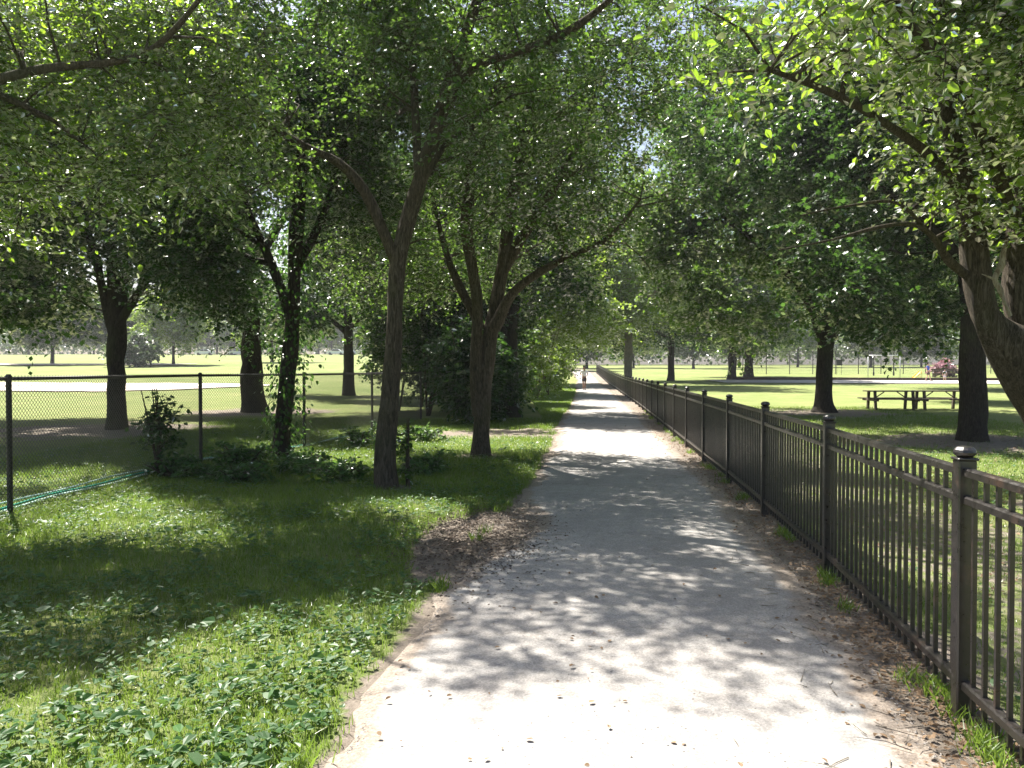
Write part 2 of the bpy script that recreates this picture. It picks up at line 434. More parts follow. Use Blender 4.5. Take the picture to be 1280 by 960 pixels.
def sheet(name, mat, x0, x1, y0f, y1f, dz, nx=60, ny=10, kind='structure', curve=None):
    xs = np.linspace(x0, x1, nx); V = []
    Y0 = y0f(xs); Y1 = y1f(xs); t = np.linspace(0, 1, ny)
    X = xs[:, None] + 0 * t[None]; Y = Y0[:, None] + (Y1 - Y0)[:, None] * t[None]
    Z = terrain(X, Y) + dz
    return tag(mesh_obj(name, np.stack([X, Y, Z], -1), grid_faces(nx, ny), mat, smooth=True), kind=kind)
sheet('sand_path', M['sand'], -62, -13.5, lambda x: 44 + 1.5 * np.sin(x / 7) + fbm(x * .5, x * 0, 4) * 2 + 9 * sstep(-24, -13.5, x),
      lambda x: 56 + 1.5 * np.sin(x / 9 + 1) - 3.5 * sstep(-24, -13.5, x) + fbm(x * .4, x * 0, 9) * 2, .06, 90, 16)
sheet('far_sand_path', M['sand'], -110, -42, lambda x: 100 + 0 * x + fbm(x * .2, x * 0, 14) * 3, lambda x: 107 + 0 * x, .15, 60, 8)
sheet('playground_path', M['concrete'], 19, 95, lambda x: 69.5 - .13 * (x - 34), lambda x: 78 - .10 * (x - 34), .07, 80, 12)

# ------------------------------------------------------------------ foliage builders
def unit(v): return v / (np.linalg.norm(v, axis=-1, keepdims=True) + 1e-9)
LEAF6 = (np.array([(0, 0, 0), (-.32, .30, .07), (-.27, .68, .06), (0, 1, -.08), (.27, .68, .06), (.32, .30, .07)]), [(0, 3, 2, 1), (0, 5, 4, 3)])
LEAF4 = (np.array([(0, 0, 0), (-.42, .5, .08), (0, 1, -.05), (.42, .5, .08)]), [(0, 3, 2, 1)])
LEAFM = (np.array([(0, 0, 0), (-.52, .22, .05), (-.34, .42, .02), (-.50, .66, .0), (-.18, .70, .03), (0, 1.05, -.1), (.18, .70, .03), (.50, .66, 0), (.34, .42, .02), (.52, .22, .05)]),
         [(0, 2, 1), (0, 4, 3, 2), (0, 6, 5, 4), (0, 8, 7, 6), (0, 9, 8)])
def leaves(P, D, Nn, S, tmpl=LEAF6):
    """vertices, faces, rnd for one leaf per row"""
    T, F = tmpl; n, k = len(P), len(T)
    D = unit(D); Nn = unit(Nn - D * (Nn * D).sum(-1, keepdims=True)); Sd = np.cross(D, Nn)
    curl = rng.uniform(.3, 1.9, n)[:, None, None]
    V = P[:, None] + S[:, None, None] * (T[None, :, 0:1] * Sd[:, None] + T[None, :, 1:2] * D[:, None] + curl * T[None, :, 2:3] * Nn[:, None])
    base = (np.arange(n) * k)[:, None]
    fs = {}
    for f in F: fs.setdefault(len(f), []).append(f)
    FF = [np.concatenate([base + np.array(f)[None] for f in q]) for q in fs.values()]
    return V.reshape(-1, 3), FF, np.repeat(np.clip(rng.normal(.45, .16, n), 0, 1), k)
def sprays(C, rad, ntw, nlf, size, up=.8, droop=.25, flat=.45):
    """twigs radiating from clump centres C with leaves along them; returns leaf arrays and twig segments"""
    nC = len(C); n = nC * ntw
    O = np.repeat(C, ntw, 0) + rng.normal(0, .12, (n, 3)) * rad
    d = rng.normal(0, 1, (n, 3)); d[:, 2] = d[:, 2] * flat - .05; d = unit(d)
    L = rad * rng.uniform(.55, 1.25, n)
    tt = np.linspace(.12, 1.0, nlf)
    P = O[:, None] + d[:, None] * (L[:, None] * tt[None])[..., None]
    P[..., 2] -= droop * (L[:, None] * tt[None] ** 2)
    P = P + rng.normal(0, .02, P.shape)
    sd = np.cross(d, np.array([0, 0, 1.0])); sgn = np.where(np.arange(nlf) % 2 == 0, 1.0, -1.0)
    D = d[:, None] * .75 + sd[:, None] * sgn[None, :, None] * .9 + rng.normal(0, .35, P.shape); D[..., 2] -= .22
    Nn = rng.normal(0, .55, P.shape); Nn[..., 2] += up
    S = size * rng.uniform(.4, 1.35, n * nlf)
    E = O + d * L[:, None]; E[:, 2] -= droop * L
    M_ = O + d * L[:, None] * .5; M_[:, 2] -= droop * L * .25
    return P.reshape(-1, 3), D.reshape(-1, 3), Nn.reshape(-1, 3), S, (O, M_, E)
def twig_mesh(O, M_, E, r):
    n = len(O); P = np.stack([O, M_, E], 1); rr = np.array([1, .7, .3]) * r
    T = unit(E - O); U = unit(np.cross(T, rng.normal(0, 1, (n, 3)))); B = np.cross(T, U)
    V = []
    for k in range(3):
        a = 2 * np.pi * k / 3
        V.append(P + rr[None, :, None] * (math.cos(a) * U + math.sin(a) * B)[:, None])
    V = np.stack(V, 2)                                     # n,3rings,3sides,3
    b = (np.arange(n) * 9)[:, None]; F = []
    for i in range(2):
        for j in range(3):
            j2 = (j + 1) % 3
            F.append(b + np.array([[i * 3 + j, i * 3 + j2, (i + 1) * 3 + j2, (i + 1) * 3 + j]]))
    return V.reshape(-1, 3), np.concatenate(F)
def in_blobs(blobs, n, zmin, bias=.55, keep=None):
    vol = np.array([b[3] * b[4] * b[5] for b in blobs]) * np.array([b[6] if len(b) > 6 else 1 for b in blobs])
    k = rng.choice(len(blobs), n * 3, p=vol / vol.sum()); B = np.array([b[:6] for b in blobs])[k]
    d = unit(rng.normal(0, 1, (n * 3, 3))); r = rng.uniform(0, 1, n * 3) ** bias
    P = B[:, :3] + d * r[:, None] * B[:, 3:6]
    # uneven outline: lumps and hollows
    q = fbm(P[:, 0] * .55 + P[:, 2] * .3, P[:, 1] * .55 - P[:, 2] * .4, 77, 3)
    ok = (P[:, 2] > zmin) & ((q > .42 + .13 * (r > .75)) | (B[:, 3] < .85))
    if ok.sum() < 8: ok = P[:, 2] > zmin
    if keep is not None: ok &= keep(P)
    return P[ok][:n]
def branch_to(skel, tgt, r0, sag=.1, step=.25):
    """attach tgt to the nearest suitable skeleton point; returns polyline points with radii (x,y,z,r)"""
    S = skel
    dv = tgt[None] - S[:, :3]; dist = np.linalg.norm(dv, axis=1)
    cost = dist + 1.2 * np.clip(S[:, 2] - tgt[2] + .25 * dist, 0, None) + .3 * (S[:, 3] < r0 * .9)
    i = int(np.argmin(cost)); s = S[i]
    L = dist[i]; n = max(3, int(L / step) + 1)
    t = np.linspace(0, 1, n)[:, None]
    mid = s[:3] + (tgt - s[:3]) * .5 + np.array([0, 0, sag * L]) + rng.normal(0, .07, 3) * L
    P = (1 - t) ** 2 * s[:3] + 2 * t * (1 - t) * mid + t ** 2 * tgt
    P[1:-1] += rng.normal(0, .02, (n - 2, 3)) * min(L, 2)
    ra = min(r0 + .006 * L, s[3] * .85); rb = max(.004, ra * .3)
    return np.hstack([P, (ra + (rb - ra) * t ** .8)])

def build_tree(name, base, stems, blobs, label, nclump, leaf='leaf', size=.07, ntw=9, nlf=9, rad=.55, zmin=2.2, bark='bark', dens=1.75,
               group=None, tmpl=LEAF6, cat='tree', nbough=10, tw=True, seg=14, bias=.55, keep=None, up=.8, extra=None, flare=1.5, trunk_name='trunk', min_r=.006, droop=.25, bough_r=.05):
    base = np.array(base, float)
    root = empty(name, tuple(base), 0, label, cat, group)
    V, F, n = [], [], 0; skel = []
    for si, st in enumerate(stems):
        P = spline(st, .16); n0 = len(P)
        if si == 0 and flare > 1:
            hgt = P[:, 2] - base[2]; P[:, 3] *= 1 + (flare - 1) * np.exp(-np.clip(hgt + .05, 0, None) / .22)
            P[0, 2] -= .15
        v, f, c = tube(P[:, :3], P[:, 3], seg, .16)
        V.append(v); F.append(f + n); n += len(v); skel.append(P)
    S = np.concatenate(skel); S = S[S[:, 2] > min(zmin * .7, base[2] + 2.5)] if zmin > 1 else S
    if tmpl is LEAF4: size = size * 1.18
    if cat == 'tree': nclump = int(nclump * (dens if tw else 1.45))
    C = in_blobs(blobs, nclump, zmin, bias, keep)
    bo = C[rng.choice(len(C), min(nbough, len(C)), replace=False)] if nbough else []
    ctr = np.mean([b[:3] for b in blobs], 0)
    bo = sorted([ctr * .35 + q * .65 for q in bo], key=lambda q: np.min(np.linalg.norm(S[:, :3] - q, axis=1)))
    for q in bo:
        P = branch_to(S, q, bough_r * rng.uniform(.6, 1.2), .12)
        v, f, c = tube(P[:, :3], P[:, 3], 7, .08); V.append(v); F.append(f + n); n += len(v); S = np.vstack([S, P[1:]])
    order = np.argsort(np.linalg.norm(C[:, None, :] - S[None, ::6, :3], axis=2).min(1)) if len(C) * len(S) < 3e6 else np.arange(len(C))
    for q in C[order]:
        P = branch_to(S, q, .013, .08, .3 if tw else .8)
        P[:, 3] = np.maximum(P[:, 3], min_r)
        v, f, c = tube(P[:, :3], P[:, 3], 5 if tw else 3); V.append(v); F.append(f + n); n += len(v); S = np.vstack([S, P[2::2]])
    P, D, Nn, Sz, (O, Mi, E) = sprays(C, rad, ntw, nlf, size, up=up, droop=droop)
    if tw:
        v, f = twig_mesh(O, Mi, E, .0035); V.append(v); F.append(f + n); n += len(v)
    mesh_obj(trunk_name, np.concatenate(V), np.concatenate(F), M[bark], root, smooth=True, local=base)
    if extra is not None:
        P2, D2, N2, S2 = extra; P = np.vstack([P, P2]); D = np.vstack([D, D2]); Nn = np.vstack([Nn, N2]); Sz = np.concatenate([Sz, S2])
    if keep is not None:
        k = keep(P); P, D, Nn, Sz = P[k], D[k], Nn[k], Sz[k]
    k = P[:, 2] > base[2] + .03; P, D, Nn, Sz = P[k], D[k], Nn[k], Sz[k]
    v, f, r = leaves(P, D, Nn, Sz, tmpl)
    # slow colour drift through the crown
    mesh_obj('crown', v, f, M[leaf], root, attrs={'rnd': np.clip(r + .5 * (fbm(v[:, 0] * .8, v[:, 1] * .8 + v[:, 2] * .9, 5) - .5), 0, 1)}, local=base)
    return root
def S_(pts):                                    # (px, py, d, r) list -> (x,y,z,r)
    return [(*W(a, b, d), r) for a, b, d, r in pts]
def copy_tree(root, loc, rz, sc, label, group=None):
    r = root.copy(); COL.objects.link(r); r.location = loc; r.rotation_euler = (0, 0, rz); r.scale = (sc, sc, sc)
    r['label'] = label
    if group: r['group'] = group
    for ch in list(root.children):
        c = ch.copy(); COL.objects.link(c); c.parent = r
    return r

EXEC_TREES = True
# A: leaning tree at the path's left side
build_tree('leaning_tree', (-1.70, 10.8, 0), [
    S_([(483, 612, 10.8, .15), (482, 560, 10.8, .135), (487, 500, 10.8, .13), (492, 430, 10.8, .12), (495, 370, 10.8, .115), (500, 320, 10.8, .115), (514, 262, 10.8, .105), (534, 200, 10.7, .10), (552, 140, 10.6, .085), (578, 60, 10.5, .075), (612, -40, 10.4, .05), (640, -130, 10.3, .03)]),
    S_([(498, 335, 10.8, .085), (480, 290, 10.7, .075), (456, 240, 10.6, .068), (425, 205, 10.4, .058), (385, 185, 10.2, .045), (325, 150, 10, .04), (270, 90, 9.8, .02)]),
    S_([(550, 150, 10.6, .07), (585, 92, 10.4, .06), (640, 70, 10.2, .05), (700, 48, 10.0, .05), (760, 5, 9.8, .035), (820, -60, 9.6, .02)]),
    S_([(524, 230, 10.75, .06), (520, 150, 11.0, .055), (512, 60, 11.3, .045), (470, -20, 11.6, .03)]),
    S_([(524, 235, 10.7, .05), (560, 180, 11.2, .045), (600, 150, 11.6, .035), (640, 60, 12.0, .02)])],
    [(-1.6, 11.6, 6.6, 3.6, 3.2, 3.2), (-3.4, 10.6, 4.8, 1.9, 1.8, 1.5), (-.6, 10.2, 4.5, 1.1, 1.0, .8, .8), (.8, 10.2, 6.2, 2.2, 2.0, 1.6), (-1.3, 9.1, 7.6, 2.5, 1.7, 1.2, 1.1)],  # last crown lump is out of view, added for dappled shade on the path
    'slender tree with a leaning forked trunk on the grass left of the path', 560, 'leaf', .068, bark='bark', zmin=3.2, nbough=16, dens=1.45)
# B: multi stem tree
build_tree('forked_tree', (-.59, 14.8, 0), [
    S_([(600, 572, 14.8, .165), (602, 520, 14.8, .15), (607, 460, 14.8, .15), (613, 415, 14.8, .145), (618, 392, 14.8, .13), (628, 335, 14.8, .12), (636, 280, 14.8, .12), (650, 200, 15, .10), (668, 110, 15.2, .06), (680, 20, 15.4, .03)]),
    S_([(599, 520, 14.74, .13), (595, 450, 14.7, .115), (597, 385, 14.6, .105), (591, 335, 14.5, .10), (584, 285, 14.3, .11), (588, 225, 14.1, .09), (596, 130, 13.9, .05)]),
    S_([(618, 410, 14.7, .115), (640, 368, 14.5, .09), (680, 338, 14.3, .07), (720, 318, 14.0, .05), (762, 296, 13.8, .04), (800, 250, 13.6, .02)]),
    S_([(628, 340, 14.8, .10), (658, 290, 14.7, .09), (690, 240, 14.5, .08), (722, 180, 14.3, .05), (748, 110, 14, .03)]),
    S_([(601, 410, 14.8, .09), (575, 360, 15.1, .08), (556, 310, 15.4, .06), (540, 240, 15.8, .04), (520, 150, 16, .02)])],
    [(.1, 15.4, 6.8, 3.9, 3.6, 3.6), (2.4, 15.6, 7.6, 2.6, 2.8, 3.0), (1.6, 14.2, 4.0, 1.8, 1.7, 1.3, .9), (-.6, 16.6, 3.8, 2.0, 1.6, 1.2, .9), (-2.3, 16.5, 4.2, 2.2, 2, 1.8), (.6, 13.6, 4.3, 1.4, 1.0, 1.0, 1.0)],
    'multi-stemmed tree with a stout forking trunk at the left edge of the path', 640, 'leaf', .07, bark='bark', zmin=2.7, nbough=18, dens=1.25)
# C: dark trunk behind B
build_tree('shade_tree', (-.25, 27, 0), [
    S_([(631, 522, 27, .42), (633, 470, 27, .40), (635, 400, 27, .36), (637, 330, 27, .28), (630, 250, 27.3, .2), (622, 170, 27.6, .1)]),
    S_([(636, 390, 27, .2), (610, 340, 27.4, .16), (580, 290, 28, .1), (550, 240, 28.5, .05)])],
    [(-2.2, 28.5, 8.5, 4.4, 4.2, 4.6), (.9, 29.5, 8.6, 4.2, 4.6, 4.0), (-.4, 27, 4.4, 2.6, 2, 1.8), (1.9, 27.6, 4.9, 2.2, 2.2, 1.7), (-2.6, 26.4, 5.0, 3.0, 2.2, 2.2, 1.1), (-5.5, 29, 5.5, 3, 3, 3)],
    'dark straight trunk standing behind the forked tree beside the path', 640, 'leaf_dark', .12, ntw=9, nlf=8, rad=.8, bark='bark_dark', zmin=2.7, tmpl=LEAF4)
# D: ivy-wrapped trunk at chain link fence
dp = spline(S_([(350, 575, 14.2, .16), (352, 540, 14.2, .145), (358, 480, 14.2, .14), (365, 420, 14.2, .13), (368, 350, 14.2, .115), (372, 280, 14.2, .12), (380, 180, 14.2, .1), (390, 60, 14.2, .05)]), .1)
NI = 1700
k = rng.integers(0, int(len(dp) * .62), NI); a = rng.uniform(0, 6.28, NI)
rr = dp[k, 3] + np.abs(rng.normal(.10, .17, NI)) * np.interp(dp[k, 2], [0, 1, 3], [1.2, .7, 1.3])
rr = rr * np.interp(dp[k, 2], [0, 4], [.85, 1.5])
iv = dp[k, :3] + np.stack([np.cos(a) * rr, np.sin(a) * rr, rng.normal(0, .06, NI)], 1)
ivD = np.stack([np.cos(a) * .5, np.sin(a) * .5, -np.ones(NI) * .8], 1) + rng.normal(0, .4, (NI, 3))
ivN = np.stack([np.cos(a), np.sin(a), np.ones(NI) * .9], 1) + rng.normal(0, .4, (NI, 3))
build_tree('leafy_tree', (-4.12, 14.2, 0), [[tuple(p) for p in dp[::6]],
    S_([(366, 400, 14.2, .1), (340, 330, 14, .08), (310, 260, 13.8, .05), (280, 180, 13.5, .03)]),
    S_([(369, 340, 14.2, .09), (400, 280, 14.4, .07), (430, 200, 14.6, .04)])],
    [(-4.3, 14.6, 6.3, 3.0, 2.8, 3.0), (-5.6, 13.8, 4.3, 1.7, 1.6, 1.2), (-3.6, 14.4, 3.4, .9, .9, .8), (-4.7, 14.0, 2.9, .9, .8, .8), (-4.3, 13.4, 3.5, 2.2, 1.1, 1.2, 1.3)],
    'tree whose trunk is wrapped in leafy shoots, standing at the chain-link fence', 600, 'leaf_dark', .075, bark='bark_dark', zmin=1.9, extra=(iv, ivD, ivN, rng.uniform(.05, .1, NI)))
# E
build_tree('broad_tree', (-9.66, 30, 0), [
    S_([(318, 516, 30, .44), (316, 480, 30, .40), (314, 420, 30, .36), (312, 365, 30, .33), (311, 310, 30, .28), (305, 230, 30, .2), (300, 120, 30.4, .1)]),
    S_([(312, 350, 30, .2), (280, 300, 29.6, .16), (250, 240, 29, .1), (220, 170, 28.6, .05)]),
    S_([(312, 340, 30, .2), (345, 290, 30, .16), (375, 230, 30.5, .1), (400, 150, 31, .05)])],
    [(-9.2, 30.5, 9.5, 5.6, 5.2, 5.2), (-6.2, 30, 5.4, 2.2, 2.4, 2.4), (-12.2, 30, 6.0, 1.7, 2.2, 1.6), (-8, 29, 4.3, 1.5, 1.4, 1.1), (-10.6, 28.4, 4.6, 1.6, 1.4, 1.1)],
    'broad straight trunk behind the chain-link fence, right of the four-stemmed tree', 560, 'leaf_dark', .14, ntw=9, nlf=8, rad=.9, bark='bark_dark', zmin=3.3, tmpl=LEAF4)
# F
build_tree('four_stemmed_tree', (-10.64, 21.5, 0), [
    S_([(145, 535, 21.5, .235), (146, 490, 21.5, .225), (145, 445, 21.5, .225), (147, 408, 21.5, .23), (143, 350, 21.5, .15), (138, 280, 21.5, .12), (132, 190, 21.5, .08), (128, 80, 21.5, .04)]),
    S_([(143, 415, 21.5, .14), (131, 370, 21.4, .12), (120, 320, 21.2, .10), (104, 268, 21, .08), (80, 190, 20.8, .04)]),
    S_([(150, 415, 21.5, .15), (156, 350, 21.6, .13), (165, 300, 21.7, .11), (172, 235, 21.9, .08), (185, 120, 22, .04)]),
    S_([(150, 405, 21.4, .12), (172, 368, 21.3, .10), (195, 335, 21.2, .08), (225, 290, 21, .05), (250, 220, 21, .03)])],
    [(-11.0, 22, 7.8, 5.0, 4.6, 4.4), (-13.2, 21, 4.0, 2.8, 2.6, 1.7), (-8.2, 21.0, 4.4, 2.0, 2.2, 1.5), (-10.6, 19.5, 4.9, 2.6, 1.4, 1.2), (-9.5, 17.6, 7.6, 3.6, 2.8, 2.4)],
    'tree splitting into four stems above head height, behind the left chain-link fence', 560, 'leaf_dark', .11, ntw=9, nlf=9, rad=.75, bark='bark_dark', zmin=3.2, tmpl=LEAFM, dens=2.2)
# G
build_tree('spreading_tree', (11.7, 30, 0), [
    S_([(1030, 516, 30, .34), (1029, 490, 30, .29), (1031, 455, 30, .28), (1034, 418, 30, .30), (1041, 370, 30, .22), (1045, 300, 30, .17), (1040, 210, 30, .1), (1035, 100, 30, .05)]),
    S_([(1030, 425, 30, .22), (1012, 380, 29.8, .18), (982, 340, 29.5, .14), (940, 300, 29, .09), (900, 270, 28.5, .05)]),
    S_([(1038, 420, 30, .22), (1058, 380, 30.2, .18), (1090, 340, 30.4, .14), (1130, 300, 30.6, .08)]),
    S_([(1036, 400, 30, .14), (1050, 340, 31, .12), (1075, 270, 32, .08), (1090, 180, 33, .04)])],
    [(11.3, 30.5, 8.6, 7.2, 6.6, 5.4), (8.2, 29, 3.5, 2.3, 2.4, 1.6, 1.2), (6.6, 30, 6.0, 2.2, 2.4, 2.2), (6.2, 30, 9.4, 3.4, 3.4, 3.6), (8.8, 30, 13.2, 4.2, 3.6, 2.6), (14.8, 30, 3.6, 2.8, 2.4, 1.5)],
    'dark spreading tree with a flared trunk on the right lawn, left of the picnic tables', 980, 'leaf', .15, ntw=9, nlf=8, rad=.9, bark='bark_dark', zmin=1.9, tmpl=LEAFM, flare=1.75)
# H
build_tree('upright_tree', (10.4, 18, 0), [
    S_([(1217, 551, 18, .28), (1217, 500, 18, .265), (1216, 440, 18, .26), (1214, 380, 18, .25), (1212, 300, 18, .22), (1206, 200, 18, .15), (1195, 80, 18.2, .07)]),
    S_([(1213, 350, 18, .14), (1180, 300, 17.8, .11), (1130, 260, 17.5, .08), (1080, 220, 17.2, .04)]),
    S_([(1214, 340, 18, .13), (1250, 280, 18, .1), (1300, 220, 18, .05)])],
    [(9.8, 18.2, 7.0, 4.6, 4.2, 4.2), (8.0, 18, 3.7, 2.0, 2.2, 1.2), (13.5, 17, 5.6, 3.4, 3.4, 2.6), (8.5, 21.5, 8.4, 4.5, 3.5, 3.0), (9.4, 18.5, 3.0, 1.4, 1.8, .8)],
    'dark upright trunk in deep shade just right of the picnic tables', 900, 'leaf_dark', .11, ntw=9, nlf=9, rad=.7, bark='bark_dark', zmin=2.2, tmpl=LEAFM)
# I
build_tree('twisted_tree', (6.85, 9.1, 0), [
    S_([(1392, 640, 9.1, .36), (1345, 560, 9.1, .36), (1305, 492, 9.0, .34), (1268, 440, 9.0, .27), (1236, 405, 9.0, .17), (1221, 360, 9.0, .145), (1215, 300, 9.0, .135), (1206, 250, 8.9, .12), (1190, 180, 8.6, .09), (1170, 90, 8.3, .06), (1150, -20, 8, .04)]),
    S_([(1318, 500, 9.05, .25), (1288, 430, 9.1, .19), (1270, 370, 9.1, .145), (1272, 300, 9.2, .14), (1280, 230, 9.3, .12), (1305, 130, 9.4, .08), (1330, 0, 9.4, .04)]),
    S_([(1208, 345, 9.0, .05), (1184, 326, 8.8, .045), (1166, 298, 8.6, .035), (1140, 281, 8.4, .026), (1095, 285, 8.2, .02), (1040, 300, 8.0, .014), (972, 313, 7.8, .008)]),
    S_([(1206, 255, 8.9, .06), (1170, 205, 8.3, .05), (1110, 160, 7.6, .04), (1040, 120, 6.8, .03), (960, 90, 6.1, .018)]),
    S_([(1274, 290, 9.2, .07), (1240, 210, 8.4, .06), (1200, 120, 7.4, .045), (1140, 40, 6.4, .03), (1070, -60, 5.6, .02)]),
    S_([(1160, 292, 8.6, .02), (1120, 255, 8.2, .016), (1060, 258, 7.8, .012), (1000, 270, 7.4, .007)])],
    [(4.6, 7.4, 5.2, 2.7, 2.4, 2.1), (6.8, 8.6, 6.2, 2.6, 2.6, 2.2), (5.2, 8.6, 3.8, 1.6, 1.1, .9, 1.4), (5.6, 7.6, 4.1, 1.2, .8, .9, 1.5), (7.2, 9.6, 4.0, 1.2, 1.2, 1.3), (2.7, 5.6, 4.2, 1.5, 1.4, .9, 1.4), (3.6, 8.0, 6.6, 2.2, 2, 1.4), (5.0, 6.2, 4.0, 1.6, 1.4, 1.0)],
    'pale multi-stemmed trunk leaning in from the right edge beyond the iron fence', 620, 'leaf_near', .076, bark='bark', zmin=2.9, nbough=18, dens=1.35, ntw=9, nlf=9, rad=.5)
twt = bpy.data.objects['twisted_tree']
db = MB()
for st in (S_([(1262, 395, 8.75, .02), (1252, 372, 8.72, .018), (1243, 350, 8.7, .03), (1250, 332, 8.7, .034), (1254, 312, 8.7, .026), (1257, 296, 8.7, .010)]), S_([(1243, 350, 8.7, .022), (1236, 347, 8.65, .010), (1226, 343, 8.6, .004)]), S_([(1243, 352, 8.7, .02), (1251, 362, 8.68, .014), (1254, 376, 8.65, .006)])):
    P = spline(st, .04); v, f, c = tube(P[:, :3], P[:, 3], 8, .3); db.add(v, f)
o = db.build('dead_branch', M['bark_dead'], twt, True, (6.85, 9.1, 0)); o['label'] = 'pale broken dead branch stub in sunlight'
# L : crown reaching in from the left edge
build_tree('overhanging_tree', (-6.9, 7.3, 0), [
    [(-6.9, 7.3, 0, .26), (-6.85, 7.3, 1, .24), (-6.7, 7.25, 2.2, .22), (-6.4, 7.2, 3.2, .18), (-6.2, 7.3, 4.6, .13), (-6.1, 7.4, 6.2, .07)],
    [(-6.5, 7.2, 3.0, .09), (-5.6, 7.4, 3.9, .065), (-4.6, 7.6, 4.4, .045), (-3.6, 7.9, 4.7, .03), (-2.4, 6.8, 5.0, .02)],
    [(-6.6, 7.2, 2.8, .08), (-5.8, 6.6, 3.5, .055), (-5.0, 6.0, 3.8, .05), (-4.2, 5.6, 4.0, .02)]],
    [(-5.6, 8.1, 5.1, 2.5, 2.0, 1.9), (-3.8, 8.7, 4.9, 1.4, 1.3, 1.1), (-4.9, 5.8, 3.8, 1.0, 1.0, .6), (-5.8, 8.4, 3.7, 1.5, 1.6, 1.1), (-3.9, 8.2, 3.6, 1.0, 1.1, .55)],
    'leafy boughs hanging in from the upper left, trunk outside the view', 480, 'leaf_near', .068, bark='bark', zmin=2.6, nbough=14, dens=.8, ntw=9, nlf=9, rad=.5)
# M : left edge tree behind fence
build_tree('edge_tree', (-18.2, 25, 0), [
    [(-18.2, 25, 0, .35), (-18.2, 25, 2.5, .3), (-18, 25, 5, .24), (-17.6, 25, 9, .1)], [(-18.1, 25, 3.2, .16), (-16.5, 25, 4.4, .12), (-15, 25, 5, .06)]],
    [(-17.2, 25.5, 8.0, 4.8, 4.6, 4.6), (-15.8, 25, 4.0, 3.0, 2.6, 1.9)],
    'dark leafy tree at the left edge of the view beyond the chain-link fence', 420, 'leaf_dark', .14, ntw=9, nlf=8, rad=.9, bark='bark_dark', zmin=2.9, tmpl=LEAF4)
build_tree('edge_tree', (-14.8, 15, 0), [
    [(-14.8, 15, 0, .3), (-14.7, 15, 2.5, .26), (-14.5, 15, 5, .2), (-14, 15, 8, .08)], [(-14.7, 15, 3, .14), (-12.8, 14.8, 4.6, .09), (-11, 14.6, 5, .04)]],
    [(-13.0, 15.5, 7.2, 4.6, 4.2, 4.0), (-10.6, 14.5, 5.2, 2.2, 2.2, 1.6)],
    'leafy boughs at the left edge beyond the fence, nearer than the edge tree behind them', 420, 'leaf_dark', .10, ntw=9, nlf=8, rad=.75, bark='bark_dark', zmin=3.3, tmpl=LEAF4)
# trees closing the avenue further on
def avenue(name, x, y, h, r, leaf, label, n=420, size=.18, tr=.3, zmin=3.0, bark='bark_dark', low=None, lean=0):
    z0 = tz(x, y)
    bl = [(x + lean, y, z0 + h * .62, r, r, h * .36), (x + lean * 1.6 - r * .45, y, z0 + h * .38, r * .65, r * .6, h * .19), (x + lean + r * .5, y, z0 + h * .40, r * .65, r * .6, h * .19)]
    if low: bl.append(low)
    return build_tree(name, (x, y, z0), [[(x, y, z0, tr), (x, y, z0 + h * .25, tr * .85), (x + lean * .3, y, z0 + h * .5, tr * .6), (x + lean * .6, y, z0 + h * .85, tr * .2)],
        [(x, y, z0 + h * .3, tr * .5), (x + r * .4, y - r * .2, z0 + h * .45, tr * .3), (x + r * .7, y - r * .2, z0 + h * .55, tr * .12)],
        [(x, y, z0 + h * .28, tr * .5), (x - r * .4, y + r * .1, z0 + h * .42, tr * .3), (x - r * .7, y, z0 + h * .55, tr * .12)]],
        bl, label, n, leaf, size, ntw=8, nlf=8, rad=.22 * r + .1, bark=bark, zmin=z0 + zmin, tmpl=LEAF4, tw=False, nbough=8, min_r=.015, bough_r=.09)
avenue('pale_trunked_tree', 9.6, 66, 19, 7.5, 'leaf_light', 'tall tree with a pale straight trunk just beyond the far iron fence', 460, .22, .38, 4.5, 'bark_pale')
avenue('hedge_tree', -3.2, 38, 11, 4.2, 'leaf', 'tree rising behind the shrubs left of the path, just behind the dark trunk', 420, .17, .3, 2.2)
avenue('hedge_tree', -1.2, 49, 12.5, 5.2, 'leaf_light', 'bright green tree rising over the far end of the shrubs left of the path', 480, .19, .3, 3.0, lean=2.4)
avenue('hedge_tree', 1.2, 68, 14, 6.2, 'leaf_light', 'pale green tree over the path at its far end, left side', 480, .22, .3, 3.2, lean=3.0)
avenue('hedge_tree', -9, 44, 12, 5.0, 'leaf_dark', 'dark tree beyond the end of the chain-link fence', 380, .2, .3, 2.0)
avenue('lawn_tree', 22, 80, 17, 8.0, 'leaf_dark', 'far dark lawn tree seen under the left boughs of the spreading tree', 440, .26, .42, 2.4)
avenue('lawn_tree', 27.2, 92, 14, 7.0, 'leaf', 'far lawn tree just left of the spreading tree\'s trunk, low leafy branches', 420, .26, .5, 1.6)
avenue('lawn_tree', 15.5, 78, 14, 7.0, 'leaf_dark', 'dark far lawn tree just right of the pale trunk', 520, .26, .34, 1.6)
avenue('lawn_tree', 34.7, 60, 14, 7.5, 'leaf_dark', 'large dark far lawn tree behind the upright trunk on the right', 420, .25, .4, 6.5)
avenue('lawn_tree', 23.1, 40, 13, 5.5, 'leaf_dark', 'dark tree on the right lawn above the picnic tables', 420, .19, .35, 5.0)

